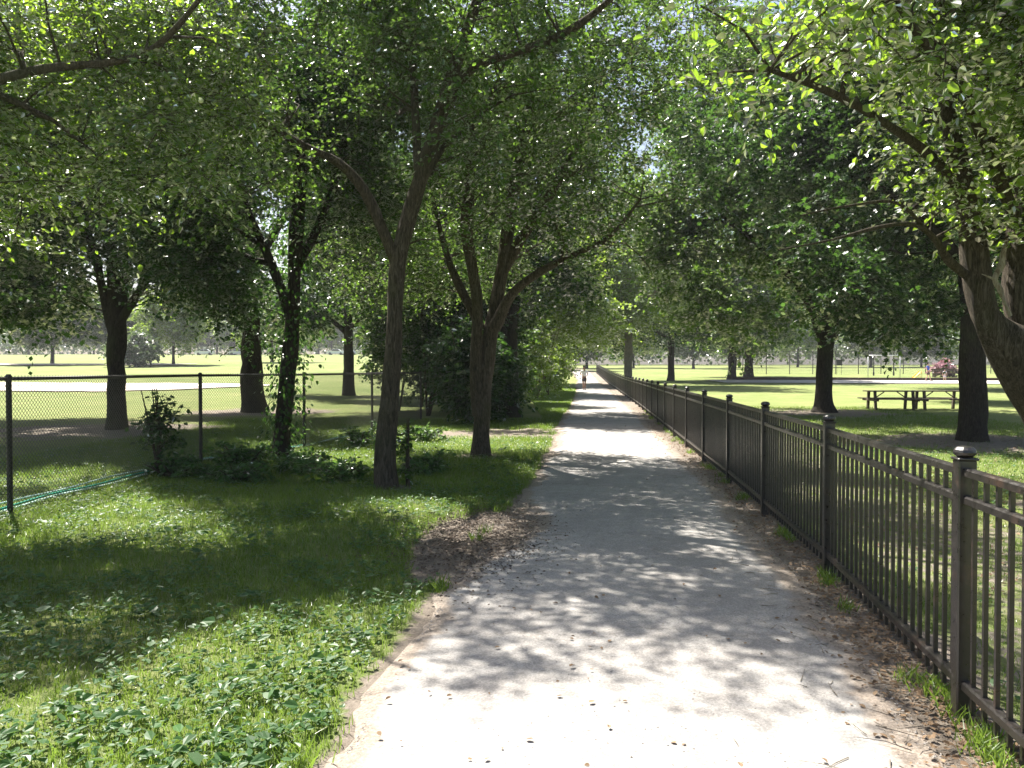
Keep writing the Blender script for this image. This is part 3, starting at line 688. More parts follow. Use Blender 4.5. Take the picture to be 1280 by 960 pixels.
# far rows: three sources, copies
def far_source(x, y, h, r, leaf, label, cat='tree', zmin=1.8, group='far trees beyond the left lawn'):
    t = avenue('far_tree', x, y, h, r, leaf, label, 300, .42, .25, zmin); t['group'] = group; return t
srcs = [far_source(-100, 206, 13, 6.0, 'leaf_far', 'far tree beyond the left lawn, at the left end of its row'),
        far_source(-86, 214, 11, 5.4, 'leaf_far', 'low far tree beyond the left lawn, next to the row\'s left end'),
        far_source(-72, 208, 15, 6.6, 'leaf_light', 'taller lighter far tree beyond the left lawn')]
names = ['far tree with a round hazy crown beyond the sand path', 'far tree behind the four-stemmed trunk', 'far tree just right of the four-stemmed trunk', 'far hazy tree beyond the lawn pole',
         'far tree behind the parked white car', 'far tree behind the parked silver car', 'far tree just left of the broad trunk', 'far tree just right of the broad trunk', 'far tree seen between the broad trunk and leafy trunk',
         'far tree left of the stone tower', 'far tree below the stone tower', 'far tree right of the stone tower', 'far tree behind the leaning trunk', 'far tree between the leaning and forked trunks']
far_xy = [(-128, 212), (-116, 222), (-108, 235), (-84, 228), (-78, 222), (-66, 225), (-61, 215), (-56, 232), (-50, 222), (-44, 236), (-38, 226), (-30, 238), (-24, 225), (-14, 232)]
for i, (x, y) in enumerate(far_xy):
    copy_tree(srcs[i % 3], (x, y, tz(x, y)), rng.uniform(0, 6.28), rng.uniform(.8, 1.15), names[i], 'far trees beyond the left lawn')
names = ['far tree at the end of the path', 'far tree right of the path\'s end', 'far tree behind the pale trunk', 'far tree behind the court fence\'s left end', 'far tree behind the dark square sign',
         'far tree behind the pale frame', 'far tree behind the person in blue', 'far tree beyond the red bush', 'far tree behind the upright trunk', 'far tree seen past the twisted trunk', 'far tree at the right edge beyond the court fence', 'far tree beyond the path, left of its end', 'far bluish tree just left of the path\'s end']
far_r = [(14, 150), (24, 158), (34, 150), (46, 162), (60, 168), (74, 165), (88, 172), (100, 165), (112, 172), (126, 166), (140, 172), (3, 160), (8, 128)]
for i, (x, y) in enumerate(far_r):
    copy_tree(srcs[(i + 1) % 3], (x, y, tz(x, y) - .1), rng.uniform(0, 6.28), rng.uniform(.85, 1.25), names[i], 'far trees beyond the right lawn')
mid = [(-62, 108, .95, 'mid-distance tree beyond the sand path at the left edge'), (-54, 112, .9, 'second mid-distance tree from the left edge, beyond the sand path'), (-44, 104, .75, 'bright tree behind the four-stemmed trunk'), (-36, 120, .8, 'bright mid-distance tree right of the four-stemmed trunk')]
for i, (x, y, s, l) in enumerate(mid):
    copy_tree(srcs[2 if i > 1 else 0], (x, y, tz(x, y)), i * 1.3, s, l, 'mid-distance trees on the left lawn')

n = 60000; x = np.where(rng.uniform(0, 1, n) < .5, rng.uniform(-210, 15, n), rng.uniform(5, 260, n)); yb = np.where(x < 0, 262, 205) + rng.uniform(-9, 14, n)
hgt = (5 + 9 * fbm(x * .06, yb * .03, 91)) * np.sqrt(rng.uniform(0, 1, n)); P = np.stack([x, yb, terrain(x, yb) + hgt], 1)
v, f, r = leaves(P, rng.normal(0, 1, (n, 3)), rng.normal(0, 1, (n, 3)) + (0, 0, .6), rng.uniform(.6, 1.3, n), LEAF4)
tag(mesh_obj('distant_woods', v, f, M['leaf_far'], attrs={'rnd': r}), 'hazy belt of distant trees closing the park', 'woods', kind='stuff')
# ------------------------------------------------------------------ shrubs and undergrowth
def shrub(name, x, y, w, h, label, leaf='leaf', n=60, size=.08, group=None, d=None, tmpl=LEAF6, cat='shrub', tw=True, ntw=8, nlf=8, zlo=.12, rad=None, nst=5):
    z0 = tz(x, y); d = d or w
    stems = []
    for i in range(nst):
        a = rng.uniform(0, 6.28); e = rng.uniform(.2, .6)
        stems.append([(x + .05 * math.cos(a), y + .05 * math.sin(a), z0, .02 + .004 * h), (x + w * e * .4 * math.cos(a), y + d * e * .4 * math.sin(a), z0 + h * .45, .014 + .003 * h), (x + w * e * .7 * math.cos(a), y + d * e * .7 * math.sin(a), z0 + h * .85, .006)])
    return build_tree(name, (x, y, z0), stems, [(x, y, z0 + h * .52, w / 2, d / 2, h * .5)], label, n, leaf, size, ntw=ntw, nlf=nlf, rad=rad or max(.14, .16 * w), zmin=z0 + zlo,
                      bark='bark', group=group, tmpl=tmpl, cat=cat, nbough=0, tw=tw, seg=6, flare=1, trunk_name='stems', bias=.7, min_r=.004)
hd = [(-.2, 31.5, 3.0, 3.4, 'leafy shrub at the near end of the hedge along the path\'s left side'), (.3, 36, 3.4, 4.4, 'tall bright shrub, second in the hedge left of the path'), (1.2, 41, 3.2, 4.6, 'third shrub of the hedge left of the path'),
      (2.1, 46.5, 3.4, 4.2, 'fourth shrub of the hedge, opposite the fence bend'), (2.9, 53, 3.4, 4.4, 'shrub of the hedge just beside the jogging person'), (3.6, 61, 3.6, 4.8, 'last shrub of the hedge left of the path, beyond the jogging person')]
for i, (x, y, w, h, l) in enumerate(hd):
    shrub('hedge_shrub', x, y, w, h, l, 'leaf_light' if i else 'leaf', 130, .12, 'shrubs along the path\'s left side', tmpl=LEAF4, tw=False, rad=.5, d=4.4)
dk = [(-3.9, 34, 4.2, 6.0, 'dark shrub farthest back in the shade, just right of the last chain-link post'), (-2.9, 27.5, 3.4, 5.4, 'tall dark shrub behind the end of the chain-link fence'), (-1.0, 30.5, 3.6, 6.0, 'tallest dark shrub, between the leaning trunk and dark straight trunk'), (-1.3, 23.5, 2.2, 3.4, 'dark shrub filling the shade between the leaning and forked trunks'), (-.9, 24.5, 2.4, 3.0, 'dark shrub in the shade right behind the forked trunk'), (-4.4, 31, 3.6, 4.6, 'dark shrub beyond the last post of the chain-link fence'), (-2.2, 30, 3.4, 4.4, 'dark shrub left of the dark straight trunk')]
for x, y, w, h, l in dk:
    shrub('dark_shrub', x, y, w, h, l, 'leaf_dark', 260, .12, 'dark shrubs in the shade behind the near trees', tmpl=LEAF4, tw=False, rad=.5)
us_ = [(-3.3, 12.6, 1.1, .55, 'low broad-leaved weeds clump right of the leafy trunk'), (-4.35, 12.9, 1.0, .75, 'leafy clump at the foot of the shoot-wrapped trunk'), (-2.5, 11.6, .9, .5, 'weedy clump just left of the leaning trunk\'s foot'),
       (-3.9, 11.4, 1.1, .42, 'low weeds in front of the leafy trunk'), (-5.0, 11.8, .8, .45, 'weeds near the second chain-link post'), (-1.35, 12.4, .8, .45, 'weeds between the leaning trunk and the forked trunk'), (-3.2, 16.6, 1.3, .7, 'weeds behind the leaning trunk along the fence'), (-2.0, 17.6, 1.2, .6, 'weeds in the shade left of the forked trunk')]
for x, y, w, h, l in us_:
    shrub('weed_clump', x, y, w * 1.25, h * .6, l, 'weed', 22, .085, 'weed clumps along the chain-link fence', cat='plant', rad=.2, zlo=.04, ntw=6, nlf=6)
shrub('sapling', -5.25, 12.0, .75, 1.55, 'slim sapling growing up against the chain-link fence', 'leaf_dark', 26, .075, cat='plant', rad=.2, ntw=5, nlf=6, nst=4)
shrub('sapling', -1.45, 11.0, .35, 1.1, 'thin sprouts at the right foot of the leaning trunk', 'leaf', 12, .07, cat='plant', rad=.14, ntw=4, nlf=6, nst=2)
shrub('far_bush', -45, 96, 7, 4.2, 'dark rounded bush on the far left lawn beside the four-stemmed trunk', 'leaf_far', 120, .35, tmpl=LEAF4, tw=False, rad=1.0)
shrub('red_bush', 49.6, 92, 2.2, 2.0, 'pinkish red bush beyond the playground, left of the upright trunk', 'leaf_red', 26, .3, tmpl=LEAF4, tw=False, rad=.8)

# ------------------------------------------------------------------ grass, weeds, litter (beyond counting)
def grass(n, x0, x1, y0, y1, name, hmin, hmax, wd, side, ypow=True):
    u = rng.uniform(0, 1, n); y = y0 * (y1 / y0) ** u if ypow else rng.uniform(y0, y1, n)
    x = rng.uniform(x0, x1, n)
    b = bare(x, y) + (vnoise(x * 7, y * 7, 8) - .5) * .5
    ok = (b < .5 + rng.uniform(-.25, .2, n))
    fx = fence_x(y)
    ok &= (x > fx - .25) if side > 0 else (x < edge_l(y) + .1)
    x, y = x[ok], y[ok]; n = len(x)
    tall = fbm(x * .9, y * .9, 41); s = np.interp(y, [2, 6, 12, 25, 45], [1, 1.1, 1.4, 2, 3])
    H = (hmin + (hmax - hmin) * tall * rng.uniform(.5, 1.3, n)) * np.minimum(s, 1.5); Wd = wd * s * rng.uniform(.7, 1.3, n)
    a = rng.uniform(0, 6.28, n); lean = rng.uniform(.1, .9, n); la = a + rng.normal(0, 1.2, n)
    z = terrain(x, y) - .01
    c, s_ = np.cos(a) * Wd / 2, np.sin(a) * Wd / 2
    lx, ly = np.cos(la) * lean * H, np.sin(la) * lean * H
    V = np.stack([np.stack([x - c, y - s_, z], 1), np.stack([x + c, y + s_, z], 1),
                  np.stack([x + c * .8 + lx * .35, y + s_ * .8 + ly * .35, z + H * .6], 1), np.stack([x - c * .8 + lx * .35, y - s_ * .8 + ly * .35, z + H * .6], 1),
                  np.stack([x + lx, y + ly, z + H * (1 - .25 * lean)], 1)], 1)
    bse = (np.arange(n) * 5)[:, None]
    r = np.clip(.5 + .55 * (fbm(x * .7, y * .7, 51) - .5) * 2 + rng.normal(0, .15, n), 0, 1)
    o = mesh_obj(name, V.reshape(-1, 3), [bse + np.array([[0, 1, 2, 3]]), bse + np.array([[3, 2, 4]])], M['grass'], attrs={'rnd': np.repeat(r, 5)})
    return tag(o, kind='stuff')
o = grass(360000, -9, 1.2, 1.6, 26, 'grass', .03, .10, .0042, -1); tag(o, 'mown green grass left of the path', 'grass')
o = grass(230000, 2, 15, 1.6, 34, 'grass', .025, .085, .0045, 1); tag(o, 'patchy green grass behind the iron fence', 'grass')
o = grass(60000, 1.0, 5.0, 22, 60, 'grass', .05, .12, .006, -1, False); tag(o, 'grass verge below the hedge left of the path', 'grass')
nt2 = 60; cy2 = 2.4 * (34 / 2.4) ** rng.uniform(0, 1, nt2); cx2 = np.where(rng.uniform(0, 1, nt2) < .65, fence_x(cy2) + rng.normal(-.03, .06, nt2), edge_l(cy2) - .14 + rng.normal(.0, .05, nt2))
kk = np.repeat(np.arange(nt2), 60); m = len(kk); x = cx2[kk] + rng.normal(0, .035, m); y = cy2[kk] + rng.normal(0, .05, m); a = rng.uniform(0, 6.28, m)
P = np.stack([x, y, 0 * x + .005], 1); D = np.stack([np.cos(a) * .6, np.sin(a) * .6, np.ones(m)], 1); Nn = rng.normal(0, 1, (m, 3))
TB = (np.array([(-.04, 0, 0), (.04, 0, 0), (.03, .55, .05), (-.03, .55, .05), (0, 1, .25)]), [(0, 1, 2, 3), (3, 2, 4)])
v, f, r = leaves(P, D, Nn, rng.uniform(.03, .12, m), TB)
tag(mesh_obj('grass_tufts', v, f, M['grass'], attrs={'rnd': r}), 'small grass tufts at the foot of the iron fence and along the path edge', 'grass', kind='stuff')
def weeds(n, x0, x1, y0, y1, side, label):
    y = y0 * (y1 / y0) ** rng.uniform(0, 1, n); x = rng.uniform(x0, x1, n)
    q = fbm(x * 1.1, y * 1.1, 61); ok = (q > .42) & (bare(x, y) < .35)
    ok &= (x > fence_x(y) + .1) if side > 0 else (x < edge_l(y) - .1)
    x, y = x[ok], y[ok]; m = len(x); k = 5
    X = np.repeat(x, k) + rng.normal(0, .03, m * k); Y = np.repeat(y, k) + rng.normal(0, .03, m * k)
    a = rng.uniform(0, 6.28, m * k); P = np.stack([X, Y, terrain(X, Y) + rng.uniform(.03, .085, m * k)], 1)
    D = np.stack([np.cos(a), np.sin(a), rng.uniform(-.2, .5, m * k)], 1)
    Nn = np.stack([rng.normal(0, .3, m * k), rng.normal(0, .3, m * k), np.ones(m * k)], 1)
    v, f, r = leaves(P, D, Nn, rng.uniform(.018, .05, m * k) * np.where(rng.uniform(0, 1, m * k) < .12, 1.8, 1.0), LEAF6)
    return tag(mesh_obj('weeds', v, f, M['weed'], attrs={'rnd': r}), label, 'weeds', kind='stuff')
weeds(15000, -9, 1.0, 1.8, 20, -1, 'broad-leaved weeds among the grass left of the path')
weeds(5000, 2, 12, 2, 18, 1, 'broad-leaved weeds among the grass behind the iron fence')
def litter(n, fx, fy, sz, label, name='leaf_litter', zoff=.012, mat='litter'):
    x, y = fx(n), None
    x, y = x
    P = np.stack([x, y, terrain(x, y) + zoff + rng.uniform(0, .012, len(x))], 1)
    a = rng.uniform(0, 6.28, len(x)); D = np.stack([np.cos(a), np.sin(a), rng.normal(0, .2, len(x))], 1)
    Nn = np.stack([rng.normal(0, .35, len(x)), rng.normal(0, .35, len(x)), np.ones(len(x))], 1)
    v, f, r = leaves(P, D, Nn, rng.uniform(sz[0], sz[1], len(x)), LEAF6)
    return tag(mesh_obj(name, v, f, M[mat], attrs={'rnd': r}), label, 'leaf litter', kind='stuff')
def strip_pts(n):
    y = 2.0 * (34 / 2.0) ** rng.uniform(0, 1, n); x = fence_x(y) - np.abs(rng.normal(0, .2, n)) + .10
    return x, y
litter(9000, strip_pts, None, (.006, .042), 'dry brown leaf scraps along the foot of the iron fence')
def patch_pts(n):
    x, y = rng.normal(-.4, .38, n), rng.normal(7.7, .9, n); return x, y
litter(7000, patch_pts, None, (.008, .036), 'dry leaf scraps on the bare earth at the path\'s left edge', mat='mulch')
def path_pts(n):
    y = 2.2 * (28 / 2.2) ** rng.uniform(0, 1, n); return edge_l(y) + (edge_r(y) - edge_l(y)) * rng.uniform(0, 1, n), y
litter(260, path_pts, None, (.012, .04), 'scattered dry leaf scraps lying on the path', zoff=.028)
def wood_pts(n):
    return rng.uniform(3.2, 14, n), 4 + 20 * rng.uniform(0, 1, n) ** 1.3
litter(6000, wood_pts, None, (.02, .06), 'dry fallen leaves in the shade behind the iron fence')
nt_ = 420; ty = 2.2 * (20 / 2.2) ** rng.uniform(0, 1, nt_); side_ = rng.uniform(0, 1, nt_) < .7
tx = np.where(side_, fence_x(ty) - np.abs(rng.normal(0, .35, nt_)), rng.normal(-.35, .5, nt_)); ty = np.where(side_, ty, rng.normal(7.8, 1.0, nt_))
ta = rng.uniform(0, 6.28, nt_); tl = rng.uniform(.04, .22, nt_); A_ = np.stack([tx, ty, 0 * tx + .022], 1); B_ = A_ + np.stack([np.cos(ta) * tl, np.sin(ta) * tl, rng.uniform(0, .012, nt_)], 1)
v, f = twig_mesh(A_, (A_ + B_) / 2 + rng.normal(0, .006, A_.shape), B_, .003)
tag(mesh_obj('fallen_twigs', v, f, M['bark_dead']), 'thin dry twigs scattered on the bare earth beside the path', 'twigs', kind='stuff')
# grit on the path
n = 9000; y = 2.2 * (16 / 2.2) ** rng.uniform(0, 1, n); t_ = rng.beta(.55, .55, n); x = edge_l(y) + (edge_r(y) - edge_l(y)) * t_
s = rng.uniform(.0025, .008, n); octv = np.array([(1, 0, 0), (0, 1, 0), (-1, 0, 0), (0, -1, 0), (0, 0, .7)])
zc = .02 * (1 - (2 * t_ - 1) ** 2) + .005
V = np.stack([x, y, zc], 1)[:, None] + s[:, None, None] * octv[None] * rng.uniform(.6, 1.4, (n, 1, 3))
b_ = (np.arange(n) * 5)[:, None]
o = mesh_obj('grit', V.reshape(-1, 3), np.concatenate([b_ + np.array([q]) for q in ((0, 1, 4), (1, 2, 4), (2, 3, 4), (3, 0, 4))]), plain('grit_stone', (.34, .31, .28), .9, 0, .5, 40))
tag(o, 'small loose stones on the path surface', 'grit', kind='stuff')

# ------------------------------------------------------------------ iron fence on the right
py_ = [3.65 - 2.55 * k for k in range(3, 0, -1)] + [3.65, 6.2, 8.74]
while py_[-1] < 109: py_.append(py_[-1] + 2.55)
post_pts = [(float(fence_x(y)), y, tz(float(fence_x(y)), y)) for y in py_]
root = empty('iron_fence', post_pts[3], 0, 'dark brown iron picket fence running along the right side of the path', 'fence')
O0 = np.array(post_pts[3])
n_pick = 0; stuff = MB()
cand = []
for i, p in enumerate(post_pts):
    q = post_pts[min(i + 1, len(post_pts) - 1)]; q0 = post_pts[max(i - 1, 0)]
    ang = math.atan2(q[1] - q0[1], q[0] - q0[0]) + rng.normal(0, .02)
    mb = MB().box((p[0], p[1], p[2] + .56), (.078, .078, 1.26), .006, ang)
    po = mb.build('post', M['iron'], root, local=O0)
    cap = MB().box((p[0], p[1], p[2] + 1.193), (.092, .092, .012), .004, ang).lathe((p[0], p[1], p[2] + 1.199), [(.030, 0), (.034, .004), (.044, .012), (.049, .024), (.046, .036), (.034, .048), (.012, .053)], 14)
    co = cap.build('post_cap', M['iron'], None, smooth=False, local=O0); co.parent = po
    if i == len(post_pts) - 1: break
    L = math.hypot(q[0] - p[0], q[1] - p[1]); ang = math.atan2(q[1] - p[1], q[0] - p[0]); ux, uy = (q[0] - p[0]) / L, (q[1] - p[1]) / L
    dz = q[2] - p[2]
    for zr, hh, ww in ((1.135, .036, .042), (1.01, .036, .042), (.165, .040, .046)):
        A = np.array([p[0] + ux * .038, p[1] + uy * .038, p[2] + zr]); B = np.array([q[0] - ux * .038, q[1] - uy * .038, q[2] + zr])
        nx_, ny_ = -uy * ww / 2, ux * ww / 2; e = hh / 2; bv = .007
        prof = [(-1, -1), (1, -1), (1, .55), (.7, 1), (-.7, 1), (-1, .55)]
        V = [(E[0] + nx_ * a_, E[1] + ny_ * a_, E[2] + e * b_) for E in (A, B) for a_, b_ in prof]
        F = [(j, (j + 1) % 6, 6 + (j + 1) % 6, 6 + j) for j in range(6)]
        MB().add(V, [np.array(F), np.array([(5, 4, 3, 2, 1, 0), (6, 7, 8, 9, 10, 11)])]).build('rail', M['iron'], root, local=O0)
    for k in range(1, 23):
        t = k / 23; x, y, z = p[0] + (q[0] - p[0]) * t, p[1] + (q[1] - p[1]) * t, p[2] + dz * t
        jig = rng.normal(0, .002, 2)
        m_ = MB()
        for za, zb in ((.075, .144), (.186, .991), (1.029, 1.116)):
            m_.box((x + jig[0] * ux, y + jig[0] * uy, z + (za + zb) / 2), (.0185, .0185, zb - za), 0, ang)
        if 2.5 < y and n_pick < 100:
            m_.build('picket', M['iron'], root, local=O0); n_pick += 1
        else:
            stuff.add(np.concatenate(m_.V), [np.concatenate(f) for f in m_.F.values()])
so_ = stuff.build('picket', M['iron'], root, local=O0); so_['kind'] = 'stuff'

# ------------------------------------------------------------------ chain link fence on the left
cl = [(-5.75, 3.6), (-5.5, 8.74), (-5.3, 13.6), (-4.16, 16), (-3.5, 20), (-2.9, 25.4)]
def chain_fence(pts, H, name, label, pitch, wr, postr, knuckle=True, wseg=3, midposts=0):
    root = empty(name, (*pts[0], tz(*pts[0])), 0, label, 'fence'); O = np.array([*pts[0], tz(*pts[0])])
    for i, p in enumerate(pts):
        z = tz(*p)
        po = MB().lathe((p[0], p[1], z - .05), [(postr, 0), (postr, H + .03), (postr * 1.25, H + .03), (postr * 1.25, H + .07), (postr * .7, H + .10)], 12).build('post', M['black_metal'], root, smooth=False, local=O)
        if i == len(pts) - 1: break
        q = pts[i + 1]; zq = tz(*q); A = np.array([p[0], p[1], z]); B = np.array([q[0], q[1], zq]); L = np.linalg.norm(B - A); u = (B - A) / L
        nrm = np.array([-u[1], u[0], 0])
        MB().tube([A + (0, 0, H), B + (0, 0, H)], .021, 10).build('top_rail', M['black_metal'], root, smooth=True, local=O)
        # diagonal wires both ways, slightly woven
        off = nrm * (postr + .006) * -1
        zt = H + .035 if knuckle else H; zb = .03; hh = zt - zb; V = []; F = []; n = 0
        sl = pitch
        cols = np.arange(-hh, L, sl)
        for sgn in (1, -1):
            a0 = cols; b0 = cols + hh
            s0 = np.clip(a0, 0, L); s1 = np.clip(b0, 0, L)
            z0 = zb + (s0 - a0); z1 = zb + (s1 - a0)
            ok = (s1 - s0) > .01; s0, s1, z0, z1 = s0[ok], s1[ok], z0[ok], z1[ok]
            if sgn < 0: s0, s1 = L - s0, L - s1
            P0 = A + u * s0[:, None] + off + np.array([0, 0, 1]) * z0[:, None] + nrm * wr * sgn * .6
            P1 = A + u * s1[:, None] + off + np.array([0, 0, 1]) * z1[:, None] + nrm * wr * sgn * .6
            d = unit(P1 - P0); U = np.cross(d, nrm)
            for k in range(3):
                a = 2 * np.pi * k / 3; o_ = wr * (math.cos(a) * nrm + math.sin(a) * U)
                V.append(np.stack([P0 + o_, P1 + o_], 1))
            m = len(P0); VV = np.stack(V[-3:], 1).reshape(-1, 3)   # m,3,2
            b = (np.arange(m) * 6)[:, None] + n
            F += [b + np.array([[2 * j, 2 * ((j + 1) % 3), 2 * ((j + 1) % 3) + 1, 2 * j + 1]]) for j in range(3)]
            V = V[:-3]; V.append(VV); n += m * 6
        mesh_obj('chain_mesh', np.concatenate([v.reshape(-1, 3) for v in V]), np.concatenate(F), M['wire'], root, local=O)
    return root
chain_fence(cl, 1.5, 'chain_link_fence', 'black chain-link fence with round posts left of the path', .056, .0027, .030)
rf_pts = [(30 + 3.2 * i, 104 + .45 * i) for i in range(20)]
chain_fence(rf_pts, 3.0, 'tall_court_fence', 'tall dark chain-link fence far across the right lawn', .20, .006, .05, False)

# hoses lying along the foot of the chain-link fence
def along(t, off):                                 # point along the fence foot
    P = np.array(cl[:5]); d = np.concatenate([[0], np.cumsum(np.linalg.norm(np.diff(P, axis=0), axis=1))])
    t = np.clip(t, 0, d[-1] - .01); x = np.interp(t, d, P[:, 0]); y = np.interp(t, d, P[:, 1])
    return x + off, y
def hose(name, mat, off, z, r, label, seed, t1=15.5):
    t = np.linspace(0, t1, 130); wv = (fbm(t * .5, t * 0, seed) - .5) * .16
    x, y = along(t, off + wv)
    tag(MB().tube(np.stack([x, y, z + .01 * np.sin(t * 3 + seed)], 1), r, 8).build(name, M[mat], smooth=True), label, 'hose')
hose('hose', 'hose_green', -.16, .045, .018, 'thick turquoise hose, farthest of the lines at the chain-link fence foot', 1)
hose('hose', 'hose_pale', -.08, .05, .014, 'pale whitish hose beside the turquoise hose at the fence foot', 2)
hose('hose', 'hose_green', .0, .10, .013, 'thin turquoise hose lying over the pale hose', 3, 9.5)
hose('hose', 'hose_pale', -.22, .10, .009, 'thin pale line behind the turquoise hoses', 4, 9.0)

# ------------------------------------------------------------------ picnic tables
def picnic(x, y, label):
    z = tz(x, y); root = empty('picnic_table', (x, y, z), R(-2), label, 'picnic table', 'picnic tables on the right lawn')
    tt = MB()
    for k in range(5): tt.box((0, -.30 + .15 * k, .74), (1.92, .138, .04), .005)
    tt.build('table_top', M['wood_dark'], root)
    for sy in (-1, 1):
        b = MB()
        for k in range(2): b.box((0, sy * (.62 + .15 * k), .44), (1.98, .138, .04), .005)
        b.build('bench_seat', M['wood_dark'], root)
    for sx in (-1, 1):
        for sy in (-1, 1):
            b = MB(); v0 = np.array([sx * .72, sy * .56, 0]); v1 = np.array([sx * .72, sy * .20, .72])
            b.box((sx * .74, sy * .34, .36), (.09, .10, .72), .004, shear=(0, -sy * .12)); b.build('leg', M['wood_dark'], root)
        MB().box((sx * .79, 0, .395), (.04, 1.52, .09), .004).build('bench_support', M['wood_dark'], root)
        MB().tube([(sx * .70, 0, .40), (sx * .25, 0, .71)], .022, 6).build('brace', M['wood_dark'], root)
picnic(15.15, 32.0, 'weathered wooden picnic table on the right lawn, the left one of the two')
picnic(17.15, 32.1, 'weathered wooden picnic table on the right lawn, right one, next to the upright trunk')

# ------------------------------------------------------------------ far things on the right
def place(px, d): return ((px - 640) / F_PX * d, d)
x0, y0 = place(1085, 80); z = tz(x0, y0)
root = empty('metal_frame', (x0, y0, z), 0, 'pale galvanised play frame with two posts and a top bar by the far path', 'play frame')
for dx in (0, 3.2): MB().tube([(dx, 0, 0), (dx, 0, 2.45)], .038, 10).build('post', M['pale_metal'], root, smooth=True)
MB().tube([(-.1, 0, 2.47), (3.3, 0, 2.47)], .05, 10).build('top_bar', M['pale_metal'], root, smooth=True)
x0, y0 = place(1049, 103); z = tz(x0, y0)
root = empty('court_sign', (x0, y0, z), 0, 'dark square sign hung on the far court fence', 'sign')
MB().box((0, 0, 1.55), (.75, .03, .75), .01).build('sign_board', M['black_metal'], root)
for dx in (-.3, .3): MB().tube([(dx, .04, 0), (dx, .04, 1.9)], .025, 6).build('post', M['black_metal'], root)
x0, y0 = place(1180, 90); z = tz(x0, y0)
root = empty('park_bench', (x0, y0, z), 0, 'dark low bench behind the playground, right of the person in blue', 'bench')
for k in range(3): MB().box((0, -.2 + .2 * k, .46), (2.6, .17, .05), .01).build('seat_plank', M['wood_dark'], root)
for k in range(2): MB().box((0, .32, .70 + .2 * k), (2.6, .04, .14), .01).build('back_plank', M['wood_dark'], root)
for dx in (-1.1, 1.1):
    MB().box((dx, .0, .22), (.08, .5, .43), .01).build('leg', M['wood_dark'], root)
    MB().box((dx, .36, .5), (.07, .04, .95), .01).build('back_post', M['wood_dark'], root)
x0, y0 = place(1150, 80); z = tz(x0, y0)
root = empty('play_slide', (x0, y0, z), R(200), 'small bright yellow slide beside the far path, left of the person in blue', 'slide')
root.scale = (.7, .7, .7)
sl_ = MB(); n = 12; pts = [(.0 + 1.5 * t, 1.0 * (1 - t) ** 1.2 + .12) for t in np.linspace(0, 1, n)]
V = [(px, yy, pz + zz) for px, pz in pts for yy, zz in ((-.28, .16), (-.26, 0), (.26, 0), (.28, .16))]
sl_.add(V, np.array([(i * 4 + j, i * 4 + j + 1, (i + 1) * 4 + j + 1, (i + 1) * 4 + j) for i in range(n - 1) for j in range(3)]))
c = sl_.build('chute', M['yellow'], root); sm = c.modifiers.new('thick', 'SOLIDIFY'); sm.thickness = .03
for dy in (-.26, .26): MB().tube([(-.1, dy, 0), (-.02, dy, 1.35)], .03, 8).build('ladder_rail', M['yellow'], root)
for k in range(4): MB().tube([(-.08 + .02 * k, -.26, .25 + .25 * k), (-.08 + .02 * k, .26, .25 + .25 * k)], .018, 6).build('rung', M['red_plastic'], root)
# timber edging of the play area
edg = MB(); xs_ = np.linspace(22, 80, 30)
for a, b in zip(xs_[:-1], xs_[1:]):
    ya, yb = 78.6 - .10 * (a - 34), 78.6 - .10 * (b - 34)
    edg.box(((a + b) / 2, (ya + yb) / 2, (tz(a, ya) + tz(b, yb)) / 2 + .14), (b - a - .03, .3, .34), .02, math.atan2(yb - ya, b - a))
tag(edg.build('timber_edging', M['timber_edge']), 'long dark timber edging behind the far pale playground path', 'edging')
# posts and the lamp posts beyond
for px, d, hh, l in ((1092, 98, 3.4, 'dark post just right of the pale frame\'s left leg'), (1117, 98, 3.3, 'dark post behind the pale play frame\'s right side')):
    x0, y0 = place(px, d)
    tag(MB().lathe((x0, y0, tz(x0, y0) - .1), [(.10, 0), (.10, .5), (.07, .6), (.06, hh), (.09, hh + .02), (.09, hh + .1)], 10).build('dark_post', M['black_metal']), l, 'post')

